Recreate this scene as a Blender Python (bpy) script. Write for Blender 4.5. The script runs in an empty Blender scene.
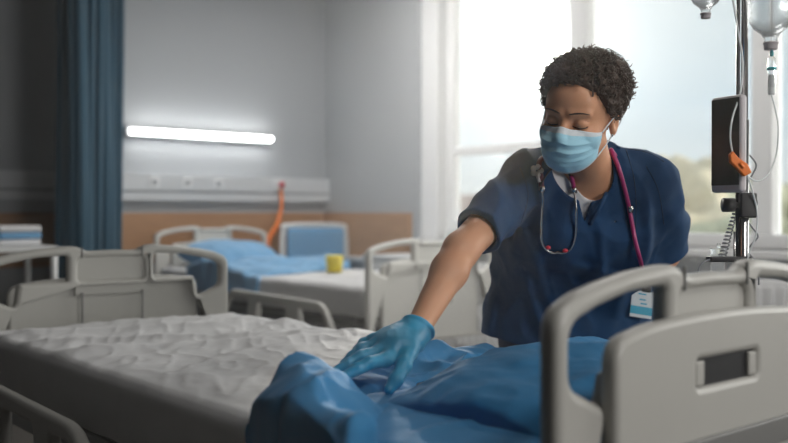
import bpy, math, random
import numpy as np
from mathutils import Vector, Matrix

random.seed(7)
SC = bpy.context.scene
COL = SC.collection
PI = math.pi
rad = math.radians

# ------------------------------------------------------------------ camera frame
H = 1.05                      # eye height
FPX = 928.0                   # focal length in pixels of a 788 px wide frame
YAW = rad(40.5)
FW = Vector((math.sin(YAW), math.cos(YAW), 0))
RT = Vector((math.cos(YAW), -math.sin(YAW), 0))
HOR = 212.0

def W(px, py, D):
    """world point seen at a pixel at depth D"""
    p = FW*D + RT*((px-394.0)/FPX*D)
    return Vector((p.x, p.y, H-(py-HOR)/FPX*D))

def CF(px, py, D):
    """same point in the frame (right, depth, height)"""
    return np.array([(px-394.0)/FPX*D, D, H-(py-HOR)/FPX*D])

cam_d = bpy.data.cameras.new('camera')
cam = bpy.data.objects.new('camera', cam_d)
COL.objects.link(cam)
cam_d.sensor_width = 36.0
cam_d.lens = 36.0*FPX/788.0
cam_d.clip_start = 0.05
cam_d.clip_end = 500
cam.location = (0, 0, H)
cam.rotation_euler = (PI/2 - math.atan(9.5/FPX), 0, -YAW)
cam_d.dof.use_dof = True
cam_d.dof.focus_distance = 2.02
cam_d.dof.aperture_fstop = 2.2
cam_d.dof.aperture_blades = 0
SC.camera = cam

# ------------------------------------------------------------------ colour management
SC.view_settings.view_transform = 'Standard'
SC.view_settings.look = 'None'
SC.view_settings.gamma = 1.0
SC.view_settings.use_curve_mapping = False
SC.view_settings.exposure = 0.16
SC.cycles.use_denoising = True
SC.cycles.max_bounces = 8
SC.cycles.transparent_max_bounces = 16
SC.cycles.sample_clamp_indirect = 6.0
SC.cycles.caustics_reflective = False
SC.cycles.caustics_refractive = False

# ------------------------------------------------------------------ world: hazy bright sky with the sun low in it
SUN_DIR = (FW + RT*((548-394)/FPX) + Vector((0, 0, (HOR-52)/FPX))).normalized()
world = bpy.data.worlds.new('hazy_sky')
SC.world = world
world.use_nodes = True
wn, wl = world.node_tree.nodes, world.node_tree.links
wn.clear()
wo = wn.new('ShaderNodeOutputWorld')
wb = wn.new('ShaderNodeBackground')
tc = wn.new('ShaderNodeTexCoord')
nrm = wn.new('ShaderNodeVectorMath'); nrm.operation = 'NORMALIZE'
wl.new(tc.outputs['Generated'], nrm.inputs[0])
dt = wn.new('ShaderNodeVectorMath'); dt.operation = 'DOT_PRODUCT'
wl.new(nrm.outputs[0], dt.inputs[0]); dt.inputs[1].default_value = SUN_DIR
def wmath(op, a, b=None):
    n = wn.new('ShaderNodeMath'); n.operation = op
    for i, v in enumerate((a, b)):
        if v is None: continue
        if isinstance(v, (int, float)): n.inputs[i].default_value = v
        else: wl.new(v, n.inputs[i])
    return n.outputs[0]
dpos = wmath('MAXIMUM', dt.outputs['Value'], 0.0)
disc = wmath('MULTIPLY', wmath('POWER', dpos, 2600.0), 9.0)
halo = wmath('MULTIPLY', wmath('POWER', dpos, 260.0), 0.65)
wide = wmath('MULTIPLY', wmath('POWER', dpos, 26.0), 0.13)
dt2 = wn.new('ShaderNodeVectorMath'); dt2.operation = 'DOT_PRODUCT'     # brighter sky added out of view to light the room
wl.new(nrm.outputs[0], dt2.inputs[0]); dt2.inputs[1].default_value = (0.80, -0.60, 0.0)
fill_sky = wmath('MULTIPLY', wmath('POWER', wmath('MAXIMUM', dt2.outputs['Value'], 0.0), 3.0), 5.0)
fill_sky = wmath('MULTIPLY', fill_sky, wmath('MAXIMUM', wmath('MINIMUM', wmath('MULTIPLY', wmath('SUBTRACT', dt2.outputs['Value'], 0.60), 6.0), 1.0), 0.0))
glow = wmath('ADD', wmath('ADD', wmath('ADD', disc, halo), wide), fill_sky)
sep = wn.new('ShaderNodeSeparateXYZ'); wl.new(nrm.outputs[0], sep.inputs[0])
ramp = wn.new('ShaderNodeValToRGB')
wl.new(wmath('ADD', wmath('MULTIPLY', sep.outputs['Z'], 2.0), 0.2), ramp.inputs[0])
cr = ramp.color_ramp
cr.elements[0].position = 0.0; cr.elements[0].color = (0.55, 0.56, 0.53, 1)
cr.elements[1].position = 1.0; cr.elements[1].color = (0.58, 0.655, 0.70, 1)
e = cr.elements.new(0.25); e.color = (0.60, 0.64, 0.65, 1)
e = cr.elements.new(0.42); e.color = (0.50, 0.60, 0.66, 1)
e = cr.elements.new(0.62); e.color = (0.57, 0.64, 0.67, 1)
nz = wn.new('ShaderNodeTexNoise'); nz.inputs['Scale'].default_value = 3.0; nz.inputs['Detail'].default_value = 3.0
mp = wn.new('ShaderNodeMapping'); mp.inputs['Scale'].default_value = (1, 1, 4)
wl.new(nrm.outputs[0], mp.inputs[0]); wl.new(mp.outputs[0], nz.inputs['Vector'])
cmix = wn.new('ShaderNodeMix'); cmix.data_type = 'RGBA'
cm = wn.new('ShaderNodeMapRange'); wl.new(nz.outputs['Fac'], cm.inputs[0])
cm.inputs[1].default_value = 0.45; cm.inputs[2].default_value = 0.7; cm.inputs[4].default_value = 0.5
wl.new(cm.outputs[0], cmix.inputs[0]); wl.new(ramp.outputs[0], cmix.inputs[6]); cmix.inputs[7].default_value = (0.86, 0.88, 0.88, 1)
gcol = wn.new('ShaderNodeVectorMath'); gcol.operation = 'SCALE'
gcol.inputs[0].default_value = (1.0, 0.95, 0.88); wl.new(glow, gcol.inputs['Scale'])
addc = wn.new('ShaderNodeVectorMath'); addc.operation = 'ADD'
wl.new(cmix.outputs[2], addc.inputs[0]); wl.new(gcol.outputs[0], addc.inputs[1])
wl.new(addc.outputs[0], wb.inputs['Color']); wb.inputs['Strength'].default_value = 1.0
wl.new(wb.outputs[0], wo.inputs[0])

# ------------------------------------------------------------------ sun and the large lights
def light(name, kind, loc, energy, color=(1, 1, 1), **kw):
    d = bpy.data.lights.new(name, kind); d.energy = energy; d.color = color
    for k, v in kw.items(): setattr(d, k, v)
    o = bpy.data.objects.new(name, d); o.location = loc; COL.objects.link(o)
    return o
sun = light('sun', 'SUN', (8, 8, 5), 2.9, (1.0, 0.93, 0.84), angle=rad(2.5))
sun.rotation_euler = (-SUN_DIR).to_track_quat('-Z', 'Y').to_euler()
for i, (ya, yb) in enumerate(((-1.5, 2.3), (2.45, 4.7))):      # daylight portals in the window openings
    po = light('daylight_portal', 'AREA', (4.62, (ya+yb)/2, 1.78), 1.0, shape='RECTANGLE', size=1.84, size_y=yb-ya)
    po.rotation_euler = (0, PI/2, 0)
    po.data.cycles.is_portal = True

# ------------------------------------------------------------------ materials
MATS = {}
def mat(name, color, rough=0.5, metal=0.0, bump=0.0, bscale=80.0, detail=3.0, var=0.0, vscale=6.0, spec=0.5,
        trans=0.0, emis=None, estr=0.0, sheen=0.0, sub=0.0, coat=0.0, alpha=1.0, stretch=(1, 1, 1), ior=1.45, bdist=0.002):
    m = bpy.data.materials.new(name); m.use_nodes = True
    n, l = m.node_tree.nodes, m.node_tree.links
    b = n['Principled BSDF']
    b.inputs['Base Color'].default_value = (*color, 1)
    b.inputs['Roughness'].default_value = rough
    b.inputs['Metallic'].default_value = metal
    b.inputs['Specular IOR Level'].default_value = spec
    b.inputs['Transmission Weight'].default_value = trans
    b.inputs['IOR'].default_value = ior
    b.inputs['Sheen Weight'].default_value = sheen
    b.inputs['Coat Weight'].default_value = coat
    b.inputs['Alpha'].default_value = alpha
    if sub:
        b.inputs['Subsurface Weight'].default_value = sub
        b.inputs['Subsurface Radius'].default_value = (0.01, 0.004, 0.002)
        b.inputs['Subsurface Scale'].default_value = 0.6
    if emis:
        b.inputs['Emission Color'].default_value = (*emis, 1); b.inputs['Emission Strength'].default_value = estr
    t = n.new('ShaderNodeTexCoord')
    mpn = n.new('ShaderNodeMapping'); mpn.inputs['Scale'].default_value = stretch
    l.new(t.outputs['Object'], mpn.inputs[0])
    if bump:
        nn = n.new('ShaderNodeTexNoise'); nn.inputs['Scale'].default_value = bscale; nn.inputs['Detail'].default_value = detail
        l.new(mpn.outputs[0], nn.inputs['Vector'])
        bp = n.new('ShaderNodeBump'); bp.inputs['Strength'].default_value = bump; bp.inputs['Distance'].default_value = bdist
        l.new(nn.outputs['Fac'], bp.inputs['Height']); l.new(bp.outputs[0], b.inputs['Normal'])
    if var:
        vn = n.new('ShaderNodeTexNoise'); vn.inputs['Scale'].default_value = vscale; vn.inputs['Detail'].default_value = 4
        l.new(mpn.outputs[0], vn.inputs['Vector'])
        mx = n.new('ShaderNodeMix'); mx.data_type = 'RGBA'
        l.new(vn.outputs['Fac'], mx.inputs[0])
        mx.inputs[6].default_value = (*[c*(1-var) for c in color], 1)
        mx.inputs[7].default_value = (*[min(1, c*(1+var)) for c in color], 1)
        l.new(mx.outputs[2], b.inputs['Base Color'])
    MATS[name] = m
    return m

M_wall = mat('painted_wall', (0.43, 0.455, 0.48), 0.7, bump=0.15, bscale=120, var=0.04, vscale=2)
M_ceil = mat('ceiling_paint', (0.19, 0.195, 0.20), 0.8, bump=0.1)
M_floor = mat('vinyl_floor', (0.13, 0.12, 0.11), 0.35, var=0.12, vscale=30, bump=0.05)
M_white = mat('white_lacquer', (0.72, 0.73, 0.73), 0.35, var=0.02)
M_walld = mat('low_bounce_wall', (0.06, 0.062, 0.065), 0.8, var=0.05)  # unseen walls darkened so they bounce little light
M_duct = mat('pale_grey_duct', (0.66, 0.68, 0.70), 0.4, var=0.02)
M_duct_d = mat('duct_groove', (0.30, 0.32, 0.34), 0.5, var=0.02)
M_plastic = mat('bed_plastic', (0.40, 0.395, 0.37), 0.38, bump=0.06, bscale=500, var=0.03, vscale=8)
M_plastic_lit = mat('lit_white_bed_plastic', (0.66, 0.655, 0.62), 0.4, bump=0.05, bscale=400, var=0.03)  # whiter copy for the far bed, its brighter light put into the colour
M_plastic_in = mat('bed_plastic_dark_band', (0.16, 0.16, 0.155), 0.45, bump=0.05, bscale=400, var=0.03)
M_bedmetal = mat('bed_frame_metal', (0.26, 0.27, 0.28), 0.35, metal=0.4, var=0.05)
M_dark = mat('black_plastic', (0.02, 0.02, 0.022), 0.4, var=0.1, bump=0.05)
M_rubber = mat('rubber', (0.05, 0.05, 0.05), 0.7, var=0.1)
M_sheet = mat('grey_white_sheet', (0.64, 0.64, 0.65), 0.9, spec=.2, bump=0.35, bscale=420, detail=4, var=0.04, vscale=20, sheen=0.15, bdist=0.001)
M_mattress = mat('mattress_cover', (0.22, 0.22, 0.23), 0.8, bump=0.2, bscale=200, var=0.05)
M_blue = mat('blue_linen', (0.042, 0.215, 0.44), 0.85, bump=0.3, bscale=600, detail=3, var=0.08, vscale=15, spec=0.25, sheen=0.05, bdist=0.001)
M_bluel = mat('light_blue_linen', (0.17, 0.38, 0.62), 0.8, bump=0.2, bscale=300, var=0.08, sheen=0.2)
M_scrub = mat('navy_scrub_fabric', (0.009, 0.048, 0.125), 0.8, bump=0.35, bscale=700, var=0.12, vscale=20, spec=0.3, sheen=0.03, bdist=0.001)
M_scrubp = mat('navy_trouser_fabric', (0.010, 0.026, 0.055), 0.85, bump=0.3, bscale=600, var=0.1, sheen=0.1)
M_shirt = mat('white_cotton', (0.74, 0.74, 0.76), 0.9, bump=0.4, bscale=500, var=0.03, sheen=0.2)
M_skin = mat('skin', (0.66, 0.335, 0.195), 0.48, bump=0.12, bscale=260, var=0.10, vscale=14, sub=0.12)
M_hair = mat('dark_curly_hair', (0.060, 0.036, 0.024), 0.5, var=0.3, vscale=60, sheen=0.1)
M_glove = mat('blue_nitrile', (0.05, 0.36, 0.60), 0.42, bump=0.35, bscale=110, detail=4, var=0.08, vscale=25, bdist=0.0015)
M_mask = mat('pale_blue_mask', (0.42, 0.76, 0.92), 0.85, bump=0.25, bscale=900, var=0.05, sheen=0.2, sub=0.0)
M_maskw = mat('white_mask_edge', (0.74, 0.80, 0.84), 0.85, bump=0.2, bscale=700, var=0.02)
M_curtain = mat('teal_curtain_cloth', (0.011, 0.062, 0.105), 0.85, bump=0.25, bscale=200, var=0.1, sheen=0.2)
M_wood = mat('beech_wood_panel', (0.45, 0.25, 0.135), 0.45, bump=0.05, var=0.22, vscale=6, stretch=(1, 1, 14))
M_chrome = mat('brushed_steel', (0.62, 0.62, 0.62), 0.22, metal=1.0, bump=0.05, bscale=300, var=0.04)
M_dsteel = mat('dark_steel', (0.16, 0.16, 0.17), 0.3, metal=0.8, var=0.08)
M_mag = mat('magenta_tube', (0.36, 0.022, 0.135), 0.32, var=0.05, bump=0.03)
M_maroon = mat('maroon_tube', (0.10, 0.015, 0.035), 0.35, var=0.08)
M_red = mat('red_eartip', (0.62, 0.03, 0.06), 0.35, var=0.05)
M_orange = mat('orange_plastic', (0.85, 0.20, 0.02), 0.4, var=0.05)
M_yellow = mat('yellow_plastic', (0.75, 0.60, 0.04), 0.4, var=0.05)
M_screen = mat('dark_screen', (0.018, 0.02, 0.022), 0.25, spec=0.3, var=0.1)
M_bezel = mat('grey_monitor_case', (0.48, 0.45, 0.47), 0.4, var=0.05)
M_clear = mat('clear_plastic', (0.93, 0.96, 0.97), 0.08, trans=0.85, ior=1.18, var=0.01, alpha=0.55)
M_fluid = mat('saline', (0.80, 0.84, 0.86), 0.1, trans=0.6, ior=1.2, var=0.01, alpha=0.5)
M_tube = mat('clear_tubing', (0.80, 0.84, 0.85), 0.2, spec=0.7, var=0.02, alpha=0.8)
M_greyc = mat('grey_cable', (0.22, 0.23, 0.25), 0.45, var=0.05)
M_teal = mat('teal_cap', (0.03, 0.30, 0.34), 0.4, var=0.05)
M_badge = mat('white_card', (0.74, 0.80, 0.83), 0.35, var=0.02)
M_badgeb = mat('cyan_print', (0.03, 0.42, 0.62), 0.35, var=0.05)
M_frame = mat('window_frame_white', (0.88, 0.89, 0.90), 0.4, var=0.02)
M_eyew = mat('eye_white', (0.7, 0.68, 0.65), 0.25, var=0.02)
M_iris = mat('iris_dark', (0.03, 0.015, 0.01), 0.15, var=0.1)
M_lip = mat('lips', (0.33, 0.11, 0.08), 0.4, var=0.05)
M_tree = mat('hazy_foliage', (0.50, 0.50, 0.36), 0.9, var=0.35, vscale=1.2, bump=0.5, bscale=3, bdist=0.2)  # haze and overexposure put into the pale leaf colour
M_tree2 = mat('hazed_cream_foliage', (0.68, 0.60, 0.44), 0.9, var=0.3, vscale=1.0, bump=0.5, bscale=3, bdist=0.2)  # cream leaves, paled by haze held in the colour
M_bark = mat('tree_bark', (0.30, 0.25, 0.2), 0.9, var=0.2)
M_house = mat('rendered_house_wall', (0.74, 0.70, 0.62), 0.8, var=0.08, vscale=0.6)
M_roof = mat('roof_tiles', (0.42, 0.33, 0.30), 0.8, var=0.2, vscale=2)
M_hwin = mat('house_glass', (0.25, 0.30, 0.34), 0.2, var=0.1)
M_ground = mat('hazy_ground', (0.52, 0.50, 0.40), 0.95, var=0.3, vscale=0.08)  # paled, the outdoor haze is part of this colour
M_hill = mat('distant_hill', (0.42, 0.50, 0.52), 0.95, var=0.15, vscale=0.05)  # distance haze put into the hill colour
M_lamp = mat('lamp_tube', (0.9, 0.9, 0.9), 0.4, emis=(1.0, 0.99, 0.96), estr=14.0)

gm = bpy.data.materials.new('window_glass'); gm.use_nodes = True
gn, gl = gm.node_tree.nodes, gm.node_tree.links
gn.clear()
go_ = gn.new('ShaderNodeOutputMaterial'); gmix = gn.new('ShaderNodeMixShader')
gt = gn.new('ShaderNodeBsdfTransparent'); gg = gn.new('ShaderNodeBsdfGlossy'); gg.inputs['Roughness'].default_value = 0.02
gf = gn.new('ShaderNodeFresnel'); gf.inputs['IOR'].default_value = 1.3
gt.inputs['Color'].default_value = (0.96, 0.975, 0.975, 1)
gl.new(gf.outputs[0], gmix.inputs[0]); gl.new(gt.outputs[0], gmix.inputs[1]); gl.new(gg.outputs[0], gmix.inputs[2]); gl.new(gmix.outputs[0], go_.inputs[0])
M_glass = gm

# ------------------------------------------------------------------ object helpers
def link_mesh(name, me, m=None, parent=None, smooth=False):
    o = bpy.data.objects.new(name, me); COL.objects.link(o)
    if m: me.materials.append(m)
    if smooth: me.shade_smooth()
    if parent: o.parent = parent
    return o
def tag(o, label=None, cat=None, group=None, kind=None):
    if label: o['label'] = label
    if cat: o['category'] = cat
    if group: o['group'] = group
    if kind: o['kind'] = kind
    return o
def thing(name, loc, label, cat, rz=0.0, group=None):
    o = bpy.data.objects.new(name, None); COL.objects.link(o)
    o.location = loc; o.rotation_euler = (0, 0, rz); o.empty_display_size = 0.1
    return tag(o, label, cat, group)

class MB:
    """collects verts and faces for ONE mesh"""
    def __init__(s): s.v, s.f, s.mi = [], [], []
    def add(s, vs, fs, mi=0):
        k = len(s.v); s.v += [tuple(v) for v in vs]; s.f += [tuple(i+k for i in f) for f in fs]; s.mi += [mi]*len(fs)
    def box(s, a, b, mi=0, M=None):
        (x0, y0, z0), (x1, y1, z1) = a, b
        vs = [Vector(p) for p in ((x0,y0,z0),(x1,y0,z0),(x1,y1,z0),(x0,y1,z0),(x0,y0,z1),(x1,y0,z1),(x1,y1,z1),(x0,y1,z1))]
        if M: vs = [M @ v for v in vs]
        s.add(vs, [(0,3,2,1),(4,5,6,7),(0,1,5,4),(1,2,6,5),(2,3,7,6),(3,0,4,7)], mi)
    def tube(s, pts, r, n=8, closed=False, mi=0, flat=None):
        pts = [Vector(p) for p in pts]; N = len(pts)
        rs = r if isinstance(r, (list, tuple)) else [r]*N
        tans = []
        for i in range(N):
            a = pts[(i-1) % N] if closed else pts[max(i-1, 0)]
            b = pts[(i+1) % N] if closed else pts[min(i+1, N-1)]
            t = (b-a); tans.append(t.normalized() if t.length > 1e-9 else Vector((0, 0, 1)))
        up = Vector((0, 0, 1)) if abs(tans[0].z) < 0.9 else Vector((1, 0, 0))
        nv = (up - tans[0]*up.dot(tans[0])).normalized()
        vs = []
        for i in range(N):
            nv = (nv - tans[i]*nv.dot(tans[i]))
            nv = nv.normalized() if nv.length > 1e-6 else tans[i].orthogonal().normalized()
            bn = tans[i].cross(nv)
            for k in range(n):
                a = 2*PI*k/n
                vs.append(pts[i] + (nv*math.cos(a) + bn*math.sin(a)*(flat or 1.0))*rs[i])
        fs = []
        for i in range(N if closed else N-1):
            j = (i+1) % N
            for k in range(n):
                fs.append((i*n+k, i*n+(k+1) % n, j*n+(k+1) % n, j*n+k))
        if not closed:
            fs.append(tuple(range(n-1, -1, -1))); fs.append(tuple((N-1)*n+k for k in range(n)))
        s.add(vs, fs, mi)
    def lathe(s, prof, n=24, c=(0, 0, 0), mi=0):
        vs, fs = [], []
        for (r, z) in prof:
            for k in range(n):
                a = 2*PI*k/n; vs.append((c[0]+r*math.cos(a), c[1]+r*math.sin(a), c[2]+z))
        for i in range(len(prof)-1):
            for k in range(n):
                fs.append((i*n+k, i*n+(k+1) % n, (i+1)*n+(k+1) % n, (i+1)*n+k))
        fs.append(tuple(range(n-1, -1, -1))); fs.append(tuple((len(prof)-1)*n+k for k in range(n)))
        s.add(vs, fs, mi)
    def ball(s, c, r, n=12, mi=0):
        r = r if isinstance(r, (tuple, list)) else (r, r, r)
        vs, fs = [], []
        for i in range(n+1):
            th = PI*i/n
            for k in range(2*n):
                ph = PI*k/n
                vs.append((c[0]+r[0]*math.sin(th)*math.cos(ph), c[1]+r[1]*math.sin(th)*math.sin(ph), c[2]+r[2]*math.cos(th)))
        for i in range(n):
            for k in range(2*n):
                fs.append((i*2*n+k, (i+1)*2*n+k, (i+1)*2*n+(k+1) % (2*n), i*2*n+(k+1) % (2*n)))
        s.add(vs, fs, mi)
    def build(s, name, mats, parent=None, smooth=False, bevel=0.0, seg=2):
        me = bpy.data.meshes.new(name); me.from_pydata(s.v, [], s.f)
        ms = mats if isinstance(mats, (list, tuple)) else [mats]
        for m in ms: me.materials.append(m)
        if len(ms) > 1: me.polygons.foreach_set('material_index', s.mi)
        me.update()
        o = link_mesh(name, me, None, parent, smooth)
        if bevel:
            b = o.modifiers.new('bevel', 'BEVEL'); b.width = bevel; b.segments = seg; b.limit_method = 'ANGLE'; b.angle_limit = rad(40)
            me.shade_smooth()
            w = o.modifiers.new('wn', 'WEIGHTED_NORMAL'); w.keep_sharp = True
        return o

def catmull(pts, n=8, closed=False):
    P = [Vector(p) for p in pts]; N = len(P); out = []
    for i in range(N if closed else N-1):
        if closed: a, b, c, d = P[(i-1) % N], P[i], P[(i+1) % N], P[(i+2) % N]
        else: a, b, c, d = P[max(i-1, 0)], P[i], P[i+1], P[min(i+2, N-1)]
        for k in range(n):
            t = k/n
            out.append(0.5*((2*b)+(c-a)*t+(2*a-5*b+4*c-d)*t*t+(3*b-a-3*c+d)*t**3))
    if not closed: out.append(P[-1])
    return out

def rounded(pts, r=0.01, n=4):
    """round the corners of a closed 2D polygon; an item may carry its own radius as a third number"""
    out = []; N = len(pts)
    for i in range(N):
        p = Vector(pts[i][:2]); a = Vector(pts[i-1][:2]); b = Vector(pts[(i+1) % N][:2])
        rr = pts[i][2] if len(pts[i]) > 2 else r
        da, db = (a-p), (b-p)
        k = min(rr, da.length*0.49, db.length*0.49)
        if k < 1e-5: out.append(p); continue
        s, e = p+da.normalized()*k, p+db.normalized()*k
        for j in range(n+1):
            t = j/n; out.append(s*(1-t)**2 + p*2*t*(1-t) + e*t*t)
    return out

def plate(name, outer, holes, thick, bevel, m, parent=None, loc=(0, 0, 0), axis='XZ', rz=0.0):
    """a rounded plate with holes: the outline lies in X,Z and the thickness runs along Y"""
    cu = bpy.data.curves.new(name, 'CURVE'); cu.dimensions = '2D'; cu.fill_mode = 'BOTH'
    cu.extrude = max(thick/2-bevel, 0.0005); cu.bevel_depth = bevel; cu.bevel_resolution = 3; cu.offset = -bevel
    for loop in [outer]+list(holes):
        sp = cu.splines.new('POLY'); sp.points.add(len(loop)-1); sp.use_cyclic_u = True
        for i, q in enumerate(loop): sp.points[i].co = (q[0], q[1], 0, 1)
    tmp = bpy.data.objects.new(name, cu); COL.objects.link(tmp)
    bpy.context.view_layer.update()
    me = bpy.data.meshes.new_from_object(tmp.evaluated_get(bpy.context.evaluated_depsgraph_get()))
    bpy.data.objects.remove(tmp)
    M = Matrix(((1, 0, 0, 0), (0, 0, -1, 0), (0, 1, 0, 0), (0, 0, 0, 1)))
    me.transform(Matrix.Translation(loc) @ Matrix.Rotation(rz, 4, 'Z') @ M)
    me.name = name; me.materials.clear()
    o = link_mesh(name, me, m, parent)
    me.shade_smooth()
    try: me.set_sharp_from_angle(angle=rad(38))
    except Exception: pass
    return o

# ------------------------------------------------------------------ implicit surfaces (numpy) and surface nets
def hash3(i, j, k, s=0):
    n = (i*73856093) ^ (j*19349663) ^ (k*83492791) ^ (s*2654435761 & 0x7fffffff)
    n = (n ^ (n >> 13)) * 1274126177
    n = n & 0x7fffffff
    n = (n ^ (n >> 15)) * 2246822519 & 0x7fffffff
    return (n & 0xffff)/65535.0
def vnoise(P, s=0):
    I = np.floor(P).astype(np.int64); F = P-I; F = F*F*(3-2*F)
    x, y, z = F[:, 0], F[:, 1], F[:, 2]
    r = 0
    for a in (0, 1):
        for b in (0, 1):
            for c in (0, 1):
                w = (x if a else 1-x)*(y if b else 1-y)*(z if c else 1-z)
                r = r + w*hash3(I[:, 0]+a, I[:, 1]+b, I[:, 2]+c, s)
    return r*2-1
def fbm(P, s=0, o=3):
    r = 0; a = 1.0
    for k in range(o):
        r = r + a*vnoise(P*(2.03**k), s+k*17); a *= 0.5
    return r
def ridge(P, s=0):
    return 1-2*np.abs(vnoise(P, s))
def smin(a, b, k):
    h = np.clip(0.5+0.5*(b-a)/k, 0, 1)
    return b*(1-h)+a*h - k*h*(1-h)
def smax(a, b, k): return -smin(-a, -b, k)
def ell(P, c, r):
    r = np.array(r, dtype=float); q = (P-np.array(c, dtype=float))
    k0 = np.linalg.norm(q/r, axis=1); k1 = np.linalg.norm(q/(r*r), axis=1)
    return k0*(k0-1.0)/np.maximum(k1, 1e-9)
def cone(P, a, b, ra, rb):
    a = np.array(a, dtype=float); b = np.array(b, dtype=float)
    ab = b-a; t = np.clip(((P-a)@ab)/(ab@ab), 0, 1)
    return np.linalg.norm(P-a-t[:, None]*ab, axis=1) - (ra+(rb-ra)*t)
def chain(P, pts, rs, k=0.01):
    d = None
    for i in range(len(pts)-1):
        e = cone(P, pts[i], pts[i+1], rs[i], rs[i+1])
        d = e if d is None else smin(d, e, k)
    return d
def rbox(P, c, hsz, r):
    q = np.abs(P-np.array(c)) - (np.array(hsz)-r)
    return np.linalg.norm(np.maximum(q, 0), axis=1) + np.minimum(q.max(axis=1), 0) - r

def surface(name, f, lo, hi, h, m, parent=None, smooth_it=0, offset=(0, 0, 0), post=None):
    """mesh the zero set of f by surface nets, evaluating only blocks near the surface"""
    B = 8
    lo = np.array(lo, dtype=float); hi = np.array(hi, dtype=float)
    nb = np.ceil((hi-lo)/(h*B)).astype(int); n = nb*B
    ci = np.stack(np.meshgrid(*[np.arange(k) for k in nb], indexing='ij'), -1).reshape(-1, 3)
    cc = lo + (ci*B + (B-1)/2)*h
    fc = f(cc)
    act = np.abs(fc) < h*B*0.87*1.7+0.012
    D = np.repeat(np.repeat(np.repeat(np.where(fc < 0, -1.0, 1.0).reshape(nb), B, 0), B, 1), B, 2).astype(np.float32)
    off = np.stack(np.meshgrid(*[np.arange(B)]*3, indexing='ij'), -1).reshape(-1, 3)
    A = ci[act]
    for s in range(0, len(A), 600):
        idx = (A[s:s+600, None, :]*B + off[None]).reshape(-1, 3)
        D[idx[:, 0], idx[:, 1], idx[:, 2]] = f(lo+idx*h)
    # surface nets
    S = D < 0
    corners = [S[i:n[0]-1+i, j:n[1]-1+j, k:n[2]-1+k] for i in (0, 1) for j in (0, 1) for k in (0, 1)]
    cnt = sum(c.astype(np.int8) for c in corners)
    cell = (cnt > 0) & (cnt < 8)
    ids = -np.ones(cell.shape, dtype=np.int64); cidx = np.argwhere(cell); ids[cell] = np.arange(len(cidx))
    acc = np.zeros((len(cidx), 3)); num = np.zeros(len(cidx))
    cs = [(i, j, k) for i in (0, 1) for j in (0, 1) for k in (0, 1)]
    for a in range(8):
        for b in range(a+1, 8):
            da = np.array(cs[b])-np.array(cs[a])
            if np.abs(da).sum() != 1: continue
            pa, pb = cidx+cs[a], cidx+cs[b]
            va = D[pa[:, 0], pa[:, 1], pa[:, 2]]; vb = D[pb[:, 0], pb[:, 1], pb[:, 2]]
            x = (va < 0) != (vb < 0)
            t = np.where(x, va/np.where(x, va-vb, 1), 0)
            acc[x] += (pa + t[:, None]*da)[x]; num[x] += 1
    V = lo + acc/np.maximum(num, 1)[:, None]*h
    quads = []
    for ax in range(3):
        u, v = (ax+1) % 3, (ax+2) % 3
        s0 = [slice(0, n[q]) for q in range(3)]; s1 = list(s0)
        s0[ax] = slice(0, n[ax]-1); s1[ax] = slice(1, n[ax])
        a0, a1 = S[tuple(s0)], S[tuple(s1)]
        ed = np.argwhere(a0 != a1)
        ed = ed[(ed[:, u] > 0) & (ed[:, v] > 0) & (ed[:, u] < n[u]-1) & (ed[:, v] < n[v]-1)]
        ins = a0[ed[:, 0], ed[:, 1], ed[:, 2]]
        def at(du, dv):
            q = ed.copy(); q[:, u] -= du; q[:, v] -= dv
            return ids[q[:, 0], q[:, 1], q[:, 2]]
        Q = np.stack([at(1, 1), at(0, 1), at(0, 0), at(1, 0)], 1)
        Q[~ins] = Q[~ins][:, ::-1]
        quads.append(Q)
    Q = np.concatenate(quads); Q = Q[(Q >= 0).all(1)]
    for _ in range(smooth_it):
        s = np.zeros_like(V); c = np.zeros(len(V))
        for i in range(4):
            a, b = Q[:, i], Q[:, (i+1) % 4]
            np.add.at(s, a, V[b]); np.add.at(c, a, 1); np.add.at(s, b, V[a]); np.add.at(c, b, 1)
        V = V*0.5 + 0.5*s/np.maximum(c, 1)[:, None]
    if post is not None: V = post(V)
    V = V + np.array(offset)
    me = bpy.data.meshes.new(name)
    me.vertices.add(len(V)); me.vertices.foreach_set('co', V.astype(np.float32).ravel())
    me.loops.add(len(Q)*4); me.loops.foreach_set('vertex_index', Q.astype(np.int32).ravel())
    me.polygons.add(len(Q)); me.polygons.foreach_set('loop_start', np.arange(0, len(Q)*4, 4, dtype=np.int32))
    me.polygons.foreach_set('loop_total', np.full(len(Q), 4, dtype=np.int32))
    me.update(calc_edges=True); me.validate()
    return link_mesh(name, me, m, parent, True)

# ================================================================== THE ROOM
YF, XR, XL, YB, ZC = 6.0, 4.4, -2.6, -2.6, 2.9
def structure(name, mb, m, bevel=0.0):
    return tag(mb.build(name, m, bevel=bevel), kind='structure')
b = MB(); b.box((XL-.2, YB-.2, -.12), (XR+.3, YF+.2, 0)); structure('floor', b, M_floor)
b = MB(); b.box((XL-.2, YB-.2, ZC), (XR+.3, YF+.2, ZC+.12)); structure('ceiling', b, M_ceil)
b = MB(); b.box((XL-.2, YF, 0), (XR+.3, YF+.2, ZC)); structure('wall_far', b, M_wall)
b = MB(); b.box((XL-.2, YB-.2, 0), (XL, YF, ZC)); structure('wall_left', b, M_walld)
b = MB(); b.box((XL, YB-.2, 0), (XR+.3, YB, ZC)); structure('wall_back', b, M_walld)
ZS, ZT = 0.86, 2.70
b = MB()
b.box((XR, YB, 0), (XR+.3, YF, ZS)); b.box((XR, YB, ZT), (XR+.3, YF, ZC))
b.box((XR, 4.88, ZS), (XR+.3, YF, ZT)); b.box((XR, YB, ZS), (XR+.3, -1.6, ZT))
structure('wall_right', b, M_wall)
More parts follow.
